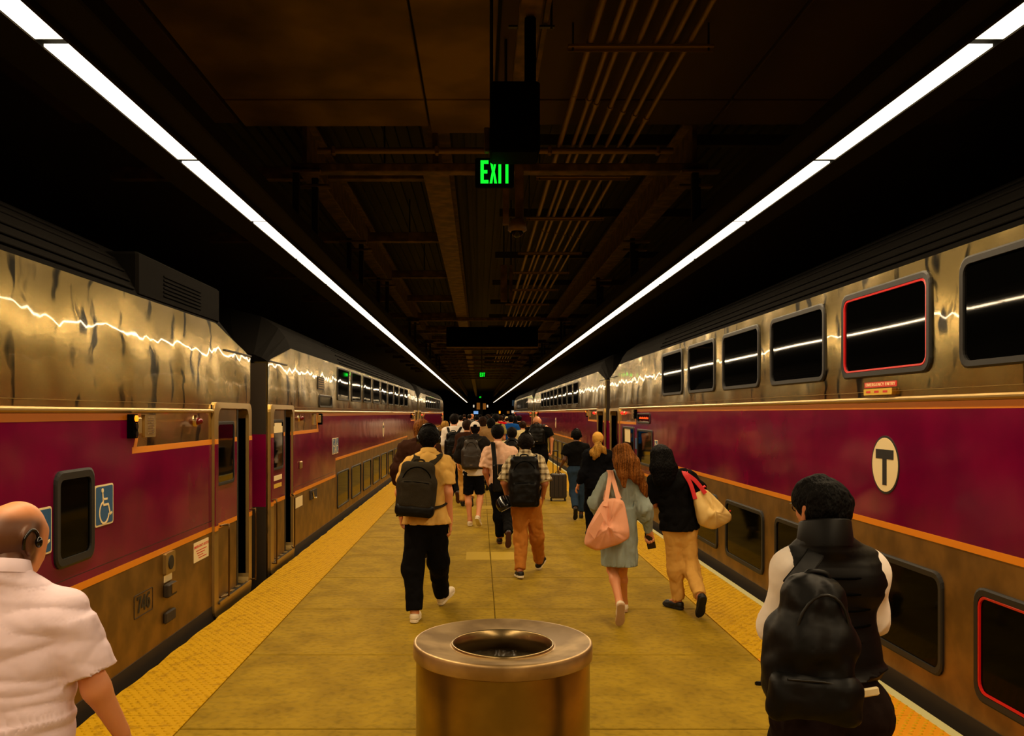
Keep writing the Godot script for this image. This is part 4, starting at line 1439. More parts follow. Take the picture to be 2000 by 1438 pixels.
func shoe_piece(kind: String) -> Array:   # [upper, sole], the ankle at the origin, toe towards +z
	var key := "shoe" + kind
	if cache.has(key):
		return cache[key]
	var b := Blob.new(Vector3(-0.06, -0.09, -0.08), Vector3(0.06, 0.04, 0.21), 0.0075, 0.010)
	b.bone(Vector3(0, -0.042, -0.030), Vector3(0, -0.046, 0.06), 0.035, 0.036)
	b.bone(Vector3(0, -0.044, 0.05), Vector3(0, -0.056, 0.14), 0.036, 0.037)
	b.bone(Vector3(0.003, -0.057, 0.14), Vector3(0.006, -0.060, 0.168), 0.037, 0.027)
	if kind == "low":
		b.bone(Vector3(0, -0.045, -0.022), Vector3(0, -0.018, -0.022), 0.036, 0.034, 1.0, Vector3.UP, true)
	else:
		b.bone(Vector3(0, -0.045, -0.018), Vector3(0, 0.012, -0.020), 0.039, 0.038, 1.0, Vector3.UP, true)
	b.cut(Vector3(0, -0.068, 0), Vector3(0, -1, 0))
	var o := PackedVector2Array()
	for q in [[0.0, -0.070], [0.022, -0.064], [0.036, -0.045], [0.038, 0.0], [0.036, 0.05], [0.043, 0.10], [0.047, 0.135], [0.043, 0.165], [0.030, 0.190], [0.008, 0.200], [-0.018, 0.190], [-0.036, 0.160], [-0.043, 0.12], [-0.040, 0.08], [-0.034, 0.04], [-0.036, 0.0], [-0.035, -0.045], [-0.022, -0.064]]:
		o.append(Vector2(q[0], q[1]))
	var sh := Shape.new()
	var rings := []
	for e in [[-0.085, 0.94], [-0.081, 1.0], [-0.062, 1.0], [-0.058, 0.95]]:
		var r := PackedVector3Array()
		for q in o:
			r.append(Vector3(q.x * e[1], e[0] + maxf(0.0, q.y - 0.13) * 0.15, (q.y - 0.06) * e[1] + 0.06))
		rings.append(r)
	sh.loft(rings, true, -1)
	cache[key] = [weld([b.arrays()].map(func(a): return [a])), sh.done()]
	return cache[key]

func grained(sd: int, freq: float) -> FastNoiseLite:
	var f := FastNoiseLite.new()
	f.seed = sd
	f.frequency = freq
	f.fractal_octaves = 2
	return f

func person(c: Dictionary) -> Dictionary:
	var d: float = c.d
	var hx: float = c.head[0]
	var top: float = EYE - (c.head[1] - VY) * d / F
	var fx: float = c.get("x", hx)
	var base := Vector3((fx - VX) * d / F, 0, -d)
	var k: float = c.get("k", top / 1.75)
	var yaw := deg_to_rad(c.get("yaw", 0.0))
	var fw := Vector3(sin(yaw), 0, -cos(yaw))
	var rt := Vector3(cos(yaw), 0, sin(yaw))
	var px: Dictionary = c.get("j", {})
	var female: bool = c.get("female", false)
	var wide: float = c.get("wide", 0.92 if female else 1.0)
	var hoff := Vector3((hx - fx) * d / F, 0, 0)
	var put := func(y: float, side: float, ahead: float) -> Vector3: return UP * y + rt * side + fw * ahead
	var J := {}
	J.head = hoff + put.call(top - 0.128 * k, 0, 0.03 * k)
	J.neck = hoff * 0.9 + put.call(top - 0.285 * k, 0, -0.02)
	var st: float = c.get("stride", 0.5)
	for s in [["L", -1.0], ["R", 1.0]]:
		var n: String = s[0]
		var sg: float = s[1]
		var ph: float = st * (1.0 if n == "L" else -1.0)
		J["sh" + n] = hoff * 0.9 + put.call(top - 0.335 * k, sg * 0.172 * k * wide, -0.01)
		J["el" + n] = J["sh" + n] + put.call(-0.30 * k, sg * 0.035 * k, -0.07 * ph - 0.03)
		J["wr" + n] = J["el" + n] + put.call(-0.24 * k, -sg * 0.01 * k, 0.06 - 0.12 * ph)
		J["hip" + n] = put.call(0.905 * k, sg * 0.088 * k, 0)
		J["an" + n] = put.call(0.09 * k, sg * 0.085 * k, 0.30 * ph * k)
	for n in px:
		if n.length() <= 4 and n != "head":
			J[n] = at(px[n][0], px[n][1], d + px[n][2]) - base
	var feet: Dictionary = c.get("feet", {})
	var fb := {}
	for n in ["L", "R"]:
		var ph: float = st * (1.0 if n == "L" else -1.0)
		var spec: Array = feet.get(n, [-12.0 if ph > 0.0 else 42.0 * absf(ph) * 2.0, -6.0 if n == "L" else 6.0])
		var p := deg_to_rad(spec[0])
		var y := yaw + deg_to_rad(spec[1])
		var g := Vector3(sin(y), 0, -cos(y))
		var f := g * cos(p) - UP * sin(p)
		var u := g * sin(p) + UP * cos(p)
		var b := Basis(u.cross(f), u, f) * Basis.from_scale(Vector3.ONE * k)
		var low := 9.0
		for q in [Vector3(0, -0.085, -0.07), Vector3(0, -0.085, 0.14), Vector3(0, -0.075, 0.20)]:
			low = minf(low, (b * q).y)
		if spec.size() < 3:
			J["an" + n] = Vector3(J["an" + n].x, -low + 0.006, J["an" + n].z)
		fb[n] = b
		if not J.has("kn" + n):
			var m: Vector3 = (J["hip" + n] + J["an" + n]) / 2
			var slack: float = maxf(0.0, 0.86 * k - J["hip" + n].distance_to(J["an" + n]))
			J["kn" + n] = m + fw * (0.03 + minf(0.22, sqrt(slack * 0.45)))
	var root := thing("person", c.label, "person", base, c.get("group", ""))
	J.base = base
	var cell: float = c.get("cell", 0.012)
	var pel: Vector3 = (J.hipL + J.hipR) / 2
	var ch: Vector3 = (J.shL + J.shR) / 2
	var across: Vector3 = (J.shR - J.shL).normalized()
	var dep := across.cross(UP).normalized()   # towards the back or front; only its line matters
	var half: float = J.shL.distance_to(J.shR) / 2
	J.pel = pel; J.chest = ch; J.fw = fw; J.rt = rt; J.dep = dep; J.half = half; J.k = k; J.d = d; J.root = root
	var lo := Vector3.INF
	var hi := -Vector3.INF
	for n in J:
		if J[n] is Vector3 and not n in ["base", "fw", "rt", "dep"]:
			lo = lo.min(J[n])
			hi = hi.max(J[n])
	var g := Vector3.ONE * 0.20
	# body
	var body := Blob.new(lo - g * 0.5, hi + g * 0.5, maxf(cell, 0.011), 0.012 * k + 0.5 * (cell - 0.01))
	torso(body, J, -0.022, k, wide, 0.0)
	var slim: float = c.get("slim", 0.9 if female else 1.0)
	for n in ["L", "R"]:
		body.bone(J["sh" + n], J["el" + n], 0.047 * k * slim, 0.038 * k * slim)
		body.bone(J["el" + n], J["wr" + n], 0.040 * k * slim, 0.027 * k * slim)
		body.bone(J["hip" + n], J["kn" + n], 0.078 * k, 0.054 * k)
		var calf: Vector3 = J["kn" + n].lerp(J["an" + n], 0.3) - fw * 0.012
		body.bone(J["kn" + n], calf, 0.050 * k, 0.053 * k * slim)
		body.bone(calf, J["an" + n], 0.052 * k * slim, 0.034 * k)
		body.bone(J["an" + n], J["an" + n] + fb[n] * Vector3(0, -0.035, 0.10), 0.034 * k, 0.028 * k)
	body.bone(J.neck, J.head + (J.neck - J.head) * 0.35, 0.056 * k, 0.050 * k * slim)
	var hy := yaw + deg_to_rad(c.get("head_yaw", 0.0))
	var pitch := deg_to_rad(c.get("head_pitch", 0.0))
	var roll := deg_to_rad(c.get("head_roll", 0.0))
	var hf := Vector3(sin(hy), 0, -cos(hy))
	var hb := Basis(UP.cross(hf), UP, hf) * Basis(Vector3.RIGHT, pitch) * Basis(Vector3.BACK, roll)
	J.hb = hb * Basis.from_scale(Vector3.ONE * k * 0.94 * c.get("headscale", 1.0))
	var ht := Transform3D(J.hb, J.head)
	J.ht = ht
	var pieces := [[body.arrays()], [head_piece(c.get("headcell", 0.006), female), ht]]
	for n in ["L", "R"]:
		var y: Vector3 = -(J["wr" + n] - J["el" + n]).normalized()
		var z := (fw - y * fw.dot(y)).normalized()
		if c.has("hand" + n):
			z = z.rotated(y, deg_to_rad(c["hand" + n]))
		var x := y.cross(z)
		var b := Basis(x, y, z) * Basis.from_scale(Vector3((1.0 if n == "R" else -1.0), 1, 1) * k * 0.97)
		J["hand" + n] = Transform3D(b, J["wr" + n])
		pieces.append([hand_piece(c.get("handcell", 0.0048), n in c.get("grip", "")), J["hand" + n]])
	var skin_paint = null
	if c.has("stubble"):
		var inv := ht.affine_inverse()
		skin_paint = func(p: Vector3) -> Color:
			var q: Vector3 = inv * p
			if q.length() > 0.17 or q.y < -0.095:
				return Color.WHITE
			var s := smoothstep(0.09, 0.045, q.y + maxf(0.0, q.z) * 0.4) * smoothstep(-0.095, -0.07, q.y) * smoothstep(0.055, 0.02, q.z)
			return Color.WHITE.lerp(Color(0.09, 0.075, 0.065), s * c.stubble)
	own("body", weld(pieces, skin_paint), mats[c.get("skin", "skin")], root)
	# trousers, shorts or bare legs
	if c.has("legs"):
		var L: Dictionary = c.legs
		var b := Blob.new((J.hipL.min(J.hipR).min(J.anL).min(J.anR).min(J.knL).min(J.knR)) - g, (J.hipL.max(J.hipR).max(J.anL).max(J.anR).max(J.knL).max(J.knR)) + g, cell, 0.014)
		b.wob = grained(int(d * 31), L.get("fold", 9.0))
		b.wamp = L.get("amp", 0.009)
		if cell < 0.016:
			b.wob.fractal_type = FastNoiseLite.FRACTAL_RIDGED
		b.wscale = Vector3(1, 0.75, 1)
		var e: float = L.get("loose", 0.012)
		b.bone(J.hipL + UP * 0.02, J.hipR + UP * 0.02, 0.098 * k + e * 0.5, 0.098 * k + e * 0.5)
		b.bone(pel + UP * 0.02, pel + UP * L.get("rise", 0.13) * k, 0.150 * k * wide + e * 0.5, 0.140 * k * wide + e * 0.5, 0.74, dep, true)
		for n in ["L", "R"]:
			if L.has("to"):
				b.bone(J["hip" + n], J["hip" + n].lerp(J["kn" + n], L.to), 0.090 * k + e, 0.078 * k + e * 1.8, 1.0, UP, true)
			else:
				b.bone(J["hip" + n], J["kn" + n], 0.089 * k + e, 0.062 * k + e)
				var hem: Vector3 = J["kn" + n].lerp(J["an" + n], L.get("hem", 0.97))
				b.bone(J["kn" + n], hem, 0.061 * k + e, 0.044 * k + L.get("flare", e * 1.2), 1.0, UP, true)
				b.bone(J["kn" + n] + (J["hip" + n] - J["kn" + n]) * 0.05, J["kn" + n].lerp(hem, 0.12), 0.062 * k + e, 0.061 * k + e)
		own(L.get("name", "trousers"), weld([[b.arrays()]]), mats[L.mat], root)
	# the top
	if c.has("top"):
		for T in (c.top if c.top is Array else [c.top]):
			own(T.get("name", "shirt"), garment(T, J, c, cell, k, wide, slim), mats[T.mat], root)
			if T.has("collar"):
				collar(root, J, k, T)
	# shoes
	for n in ["L", "R"]:
		var S: Array = c.get("shoes", ["shoe_black", "sole_black", "high"])
		var pair := shoe_piece(S[2])
		var t := Transform3D(fb[n], J["an" + n])
		var shoe := own("shoe", pair[0], mats[S[0]], root, t)
		own("sole", pair[1], mats[S[1]], shoe)
		J["foot" + n] = t
	# hair or cap
	if c.has("hair"):
		hair(root, J, c)
	return J

func torso(b: Blob, J: Dictionary, e: float, k: float, wide: float, belly: float) -> void:
	var pel: Vector3 = J.pel
	var ch: Vector3 = J.chest
	var half: float = J.half
	var hips := maxf(0.155 * k * wide, 0.0)
	if e < 0.0:   # the body under its clothes
		pel += UP * 0.07 * k
		hips *= 0.86
	b.bone(pel, pel.lerp(ch, 0.42), hips + e, (0.142 * k * wide) + e + belly, 0.70, J.dep)
	b.bone(pel.lerp(ch, 0.42), pel.lerp(ch, 0.80), 0.142 * k * wide + e + belly, half * 0.98 + e * 0.8, 0.66 + belly, J.dep)
	b.bone(J.shL.lerp(J.shR, 0.16) - UP * 0.045 * k, J.shL.lerp(J.shR, 0.84) - UP * 0.045 * k, 0.085 * k + e * 0.8, 0.085 * k + e * 0.8)
	b.bone(J.shL - UP * 0.012, J.shR - UP * 0.012, 0.047 * k + e * 0.7, 0.047 * k + e * 0.7)
	for n in ["L", "R"]:
		b.bone(J.neck - UP * 0.005, J["sh" + n].lerp(ch, 0.25), 0.052 * k + e * 0.6, 0.050 * k + e * 0.6)

func garment(T: Dictionary, J: Dictionary, c: Dictionary, cell: float, k: float, wide: float, slim: float) -> ArrayMesh:
	var hem: float = T.get("hem", 0.0)       # how far below the hips, in metres
	var e: float = T.get("loose", 0.016)
	if T.has("inset"):   # a vest ends inside the shoulders
		J = J.duplicate()
		J.shL = J.shL.lerp(J.chest, T.inset)
		J.shR = J.shR.lerp(J.chest, T.inset)
		J.half = J.half * (1.0 - T.inset * 0.5)
	var lo: Vector3 = J.pel.min(J.elL).min(J.elR).min(J.wrL).min(J.wrR).min(J.shL).min(J.shR)
	var hi: Vector3 = J.pel.max(J.elL).max(J.elR).max(J.wrL).max(J.wrR).max(J.shL).max(J.shR).max(J.neck)
	lo.y = minf(lo.y, J.pel.y - hem)
	var b := Blob.new(lo - Vector3.ONE * 0.2, hi + Vector3.ONE * 0.2, T.get("cell", cell), T.get("blend", 0.014))
	b.wob = grained(T.get("seed", int(c.d * 17)), T.get("fold", 8.0))
	b.wamp = T.get("amp", 0.012)
	if T.get("crease", true) and cell < 0.016:
		b.wob.fractal_type = FastNoiseLite.FRACTAL_RIDGED
		b.wob.fractal_octaves = T.get("octaves", 1)
	b.wscale = T.get("stretch", Vector3(1.0, 0.8, 1.0))
	torso(b, J, e, k, wide, T.get("belly", 0.0))
	var low: Vector3 = J.pel - UP * hem
	if T.has("skirt"):
		var waist: Vector3 = J.pel.lerp(J.chest, 0.42)
		b.bone(waist, low, 0.14 * k + e, T.skirt, 0.8, J.dep, true)
		b.wob.fractal_octaves = 3
	elif hem > -0.2:
		b.bone(J.pel.lerp(J.chest, 0.30), low, 0.150 * k * wide + e + T.get("belly", 0.0), 0.158 * k * wide + e + T.get("flare", 0.0), 0.74, J.dep, true)
	b.cut(low, -UP)
	var sl: float = T.get("sleeve", 0.6)    # 0..1 upper arm, 1..2 forearm
	if sl > 0.0:
		for n in ["L", "R"]:
			var sh: Vector3 = J["sh" + n]
			var el: Vector3 = J["el" + n]
			var wr: Vector3 = J["wr" + n]
			var se: float = e * T.get("arm", 1.2)
			if sl <= 1.0:
				b.bone(sh.lerp(el, 0.2), sh.lerp(el, sl), 0.050 * k * slim + se * 0.9, 0.048 * k * slim + se * 1.5, 1.0, UP, true)
				b.bone(sh - UP * 0.012, sh.lerp(el, sl * 0.6), 0.048 * k * slim + se * 0.8, 0.048 * k * slim + se)
			else:
				b.bone(sh - UP * 0.012, el, 0.048 * k * slim + se * 0.8, 0.044 * k * slim + se * T.get("puff", 1.2))
				b.bone(el, el.lerp(wr, sl - 1.0), 0.044 * k * slim + se * T.get("puff", 1.2), (0.034 * k * slim + se * T.get("cuff", 0.8)), 1.0, UP, true)
				b.bone(el, el.lerp(wr, (sl - 1.0) * 0.3), 0.044 * k * slim + se * T.get("puff", 1.2), 0.042 * k * slim + se * T.get("puff", 1.2))
	# the neck hole is closed by the neck itself
	b.cut(J.neck + UP * T.get("neckline", 0.035) * k, UP + J.fw * 0.35)
	return weld([[b.arrays()]])

func collar(root: Node3D, J: Dictionary, k: float, T: Dictionary) -> void:
	var c: Vector3 = J.neck.lerp(J.head, 0.16) + UP * 0.005
	var h: float = T.collar * k
	var rings := []
	for e in [[0.080, -0.5], [0.070, 0.5], [0.066, 0.55], [0.062, 0.45], [0.064, -0.5]]:
		var r := PackedVector3Array()
		for i in 24:
			var a := TAU * i / 24
			r.append(c + (J.rt * cos(a) + J.fw * sin(a) * 0.98) * (e[0] + T.get("collar_out", 0.0)) * k + UP * (e[1] * h - 0.018 * sin(a)))
		rings.append(r)
	var sh := Shape.new()
	sh.loft(rings, false, 0)
	own("collar", sh.done(), mats[T.get("collar_mat", T.mat)], root)

func hair(root: Node3D, J: Dictionary, c: Dictionary) -> void:
	var style: String = c.hair[0]
	var mt: Material = mats[c.hair[1]]
	var cell: float = c.get("haircell", 0.008)
	var ht: Transform3D = J.ht
	var thick: float = c.get("hairthick", 0.016)
	var b := Blob.new(Vector3(-0.2, -0.2, -0.24), Vector3(0.2, 0.19, 0.16), cell, 0.012)
	b.wob = grained(int(c.d * 7), 22.0)
	b.wamp = c.get("hairamp", 0.006)
	if style == "cap":
		b.wamp = 0.0
		b.bone(Vector3(0, 0.03, -0.028), Vector3(0, 0.040, 0.016), 0.089, 0.086)
		b.cut(Vector3(0, 0.022, 0), Vector3(0, -1, -0.10))
		var cap := own("cap", weld([[b.arrays()]]), mt, root, ht)
		var sh := Shape.new()   # worn backwards: the gap and strap at the back
		sh.prism(Vector3(0.034, 0.020, -0.121), Vector3(-1, 0, 0), Vector3(0, 1, 0.25), rrect_at(0.034, 0.024, 0.066, 0.05, 0.02), 0.006)
		own("strap_gap", sh.done(), mats[c.hair[2]], cap)
		sh = Shape.new()
		sh.ribbon([Vector3(-0.07, 0.028, 0.075), Vector3(-0.05, 0.026, 0.115), Vector3(0, 0.026, 0.135), Vector3(0.05, 0.026, 0.115), Vector3(0.07, 0.028, 0.075)], 0.05, 0.006, Vector3(0, 0, 1))
		own("visor", sh.done(), mt, cap)
		own("hair", hair_cap(0.008, 0.010, 0.006, true), mats[c.hair[3]], root, ht)
		return
	if style == "short":
		own("hair", hair_cap(cell, thick, c.get("hairamp", 0.006), false), mt, root, ht)
		return
	if style == "scarf":
		b.wamp = 0.003
		b.bone(Vector3(0, 0.018, -0.030), Vector3(0, 0.036, 0.016), 0.092, 0.086)
		b.bone(Vector3(0, -0.02, -0.05), Vector3(0, -0.045, -0.06), 0.07, 0.055)
		b.cut(Vector3(0, 0.05, 0.085), Vector3(0, -0.5, 0.9))
		b.cut(Vector3(0, -0.06, -0.05), Vector3(0, -0.9, 0.3))
		own("headscarf", weld([[b.arrays()]]), mt, root, ht)
		mt = mats[c.hair[2]]
	else:
		b.bone(Vector3(0, 0.015, -0.030), Vector3(0, 0.033, 0.016), 0.079 + thick, 0.076 + thick)
		if style == "long":
			b.bone(Vector3(0, 0.0, -0.045), Vector3(0, -0.10, -0.055), 0.085 + thick * 0.5, 0.085)
			for s in [-1.0, 1.0]:
				b.bone(Vector3(0.06 * s, 0.03, 0.0), Vector3(0.075 * s, -0.13, 0.0), 0.035, 0.03)
		b.cut(Vector3(0, 0.055, 0.085), Vector3(0, -0.62, 0.78))
		b.cut(Vector3(0, 0.0, 0.052), Vector3(0, 0, 1) if style == "long" else Vector3(0, -0.75, 0.66))
		if style != "long":
			b.cut(Vector3(0, -0.085, -0.06), Vector3(0, -1, 0.35))
		own("hair", weld([[b.arrays()]]), mt, root, ht)
	if c.has("locks"):
		var l := Vector3.INF
		var h := -Vector3.INF
		var chains := []
		for chain in c.locks:
			var p := []
			for q in chain:
				var w: Vector3 = at(q[0], q[1], J.d + q[2]) - J.base
				p.append([w, q[3]])
				l = l.min(w)
				h = h.max(w)
			chains.append(p)
		var lb := Blob.new(l - Vector3.ONE * 0.1, h + Vector3.ONE * 0.1, cell, 0.010)
		lb.wob = grained(5, 20.0)
		lb.wamp = 0.012
		lb.wscale = Vector3(1, 0.3, 1)
		for p in chains:
			for i in p.size() - 1:
				lb.bone(p[i][0], p[i + 1][0], p[i][1], p[i + 1][1], 0.7, J.fw)
		own("hair_locks", weld([[lb.arrays()]]), mt, root)
	if style == "bun":
		var bb := Blob.new(Vector3(-0.06, -0.06, -0.2), Vector3(0.06, 0.1, -0.05), cell, 0.01)
		bb.bone(Vector3(0, 0.02, -0.125), Vector3(0, 0.03, -0.13), 0.036, 0.034)
		own("hair_bun", weld([[bb.arrays()]]), mt, root, ht)

func rrect_at(x: float, y: float, w: float, h: float, r: float) -> PackedVector2Array:
	var o := rrect(w, h, r)
	for i in o.size():
		o[i] += Vector2(x, y)
	return o

func hair_cap(cell: float, thick: float, amp: float, below_cap: bool) -> ArrayMesh:
	var key := "hair%s%s%s%s" % [cell, thick, amp, below_cap]
	if cache.has(key):
		return cache[key]
	var b := Blob.new(Vector3(-0.15, -0.16, -0.17), Vector3(0.15, 0.18, 0.16), cell, 0.007)
	b.wob = grained(int(thick * 1000), 18.0)
	b.wamp = amp
	b.bone(Vector3(0, 0.015, -0.030), Vector3(0, 0.034, 0.018), 0.079 + thick * 0.8, 0.077 + thick)
	b.bone(Vector3(0, -0.03, -0.045), Vector3(0, -0.06, -0.045), 0.064, 0.052)
	b.cut(Vector3(0, 0.052, 0.088), Vector3(0, -0.70, 0.72))
	b.cut(Vector3(0, -0.092, -0.06), Vector3(0, -1, 0.15))
	if below_cap:
		b.cut(Vector3(0, 0.03, 0), Vector3(0, 1, 0))
	cache[key] = weld([[b.arrays()]])
	return cache[key]

# ---------------------------------------------------------------- things that people carry
# o: px = [centre x, centre y, width, height] in the frame, deep in metres, tilt in degrees, mat, called, label
func backpack(J: Dictionary, o: Dictionary) -> Node3D:
	var deep: float = o.deep
	var dd: float = J.d - o.get("back", 0.125) - deep / 2
	var s: float = dd / F
	var c: Vector3 = at(o.px[0], o.px[1], dd)
	var w: float = o.px[2] * s
	var h: float = o.px[3] * s
	var b := Basis(Vector3.BACK, deg_to_rad(-o.get("tilt", 0.0)))
	var root := thing("backpack", o.label, "backpack", c - b.y * h / 2)
	var base := c - b.y * h / 2
	var cell: float = o.get("cell", 0.011)
	var B := func(x: float, y: float, z: float) -> Vector3: return b * Vector3(x * w / 2, y * h, z * deep)   # y from 0 at the foot, z towards the camera
	var bl := Blob.new(-Vector3(w, 0.05, deep) * 0.8, Vector3(w * 0.8, h * 1.1, deep * 0.9), cell, 0.018)
	bl.wob = grained(int(o.px[0]), 7.0)
	bl.wamp = o.get("amp", 0.010)
	var rr: float = minf(o.get("round", 0.05), 0.45 * minf(w, deep))
	bl.rbox(B.call(0, 0.36, 0), Vector3(w / 2, h * 0.36, deep / 2), rr, b)
	bl.rbox(B.call(0, 0.66, -0.05), Vector3(w * o.get("crown", 0.45), h * 0.34, deep * 0.42), minf(rr * 1.4, 0.4 * deep), b)
	own("main_pouch", weld([[bl.arrays()]]), mats[o.mat], root)
	# front pocket
	var fp: Array = o.get("pocket", [0.80, 0.08, 0.52])
	var pk := Blob.new(-Vector3(w, 0.05, deep) * 0.8, Vector3(w * 0.8, h * 1.1, deep * 1.2), cell, 0.012)
	pk.wob = bl.wob
	pk.wamp = bl.wamp
	pk.rbox(B.call(0, (fp[1] + fp[2]) / 2, 0.46), Vector3(w * fp[0] / 2, h * (fp[2] - fp[1]) / 2, deep * 0.17), minf(0.03, deep * 0.15), b)
	own("front_pocket", weld([[pk.arrays()]]), mats[o.get("pocket_mat", o.mat)], root)
	# zips
	var arch := []
	for i in 13:
		var a := PI * i / 12.0
		arch.append(B.call(-cos(a) * o.get("crown", 0.45) * 1.75, 0.62 + 0.30 * sin(a), 0.42))
	own("zip", tube_mesh(arch, 0.0045, 6), mats[o.get("zip_mat", "black")], root)
	own("zip_pull", box_mesh(B.call(o.get("crown", 0.45) * 1.5, 0.55, 0.46), Vector3(0.01, 0.035, 0.008), 0.002), mats["silver"], root)
	own("pocket_zip", tube_mesh([B.call(-fp[0] * 0.8, fp[2] - 0.03, 0.62), B.call(0, fp[2] - 0.015, 0.64), B.call(fp[0] * 0.8, fp[2] - 0.03, 0.62)], 0.004, 6), mats[o.get("zip_mat", "black")], root)
	if o.has("flap"):
		own("base_panel", weld([[base_panel(w, h, deep, b, cell)]]), mats[o.flap], root)
	if o.get("tag", true):
		own("label_tag", box_mesh(B.call(0.0, 0.16, 0.64), Vector3(0.05, 0.008, 0.006), 0.002, b), mats["silver"], root)
	# handle and straps
	var hd := smooth_path([B.call(-0.30, 0.96, -0.1), B.call(-0.22, 1.04, -0.1), B.call(0.22, 1.04, -0.1), B.call(0.30, 0.96, -0.1)], 4)
	own("handle", tube_mesh(hd, 0.009, 8), mats[o.get("strap_mat", "pack_black")], root)
	for n in o.get("straps", ["L", "R"]):
		var sg := -1.0 if n == "L" else 1.0
		var sh: Vector3 = J["sh" + n] + J.base - base
		var inn: Vector3 = (J.chest - J["sh" + n]).normalized()
		var fwd: Vector3 = J.fw
		var k: float = J.k
		var up: float = o.get("strap_up", 0.070)
		var path := smooth_path([B.call(sg * 0.42, 0.90, -0.45), sh + inn * 0.055 * k - fwd * 0.075 * k + UP * (up - 0.018) * k, sh + inn * 0.050 * k + UP * (up + 0.005) * k + fwd * 0.005, sh + inn * 0.045 * k + fwd * 0.09 * k + UP * (up - 0.055) * k, sh + inn * 0.03 * k + fwd * 0.135 * k - UP * 0.12 * k, sh + inn * 0.015 * k + fwd * 0.10 * k - UP * 0.27 * k, sh + inn * 0.0 - fwd * 0.03 * k - UP * 0.36 * k, B.call(sg * 0.9, 0.14, -0.3)], 4)
		var sm := Shape.new()
		sm.ribbon(path, o.get("strap_w", 0.055), 0.012, J.rt)
		own("strap", sm.done(), mats[o.get("strap_mat", "pack_black")], root)
	return root

func base_panel(w: float, h: float, deep: float, b: Basis, cell: float) -> Array:
	var bl := Blob.new(-Vector3(w, 0.05, deep) * 0.8, Vector3(w * 0.8, h * 0.4, deep * 1.2), cell, 0.012)
	bl.rbox(b * Vector3(0, h * 0.11, deep * 0.07), Vector3(w / 2 + 0.006, h * 0.125, deep * 0.60), 0.045, b)
	return bl.arrays()

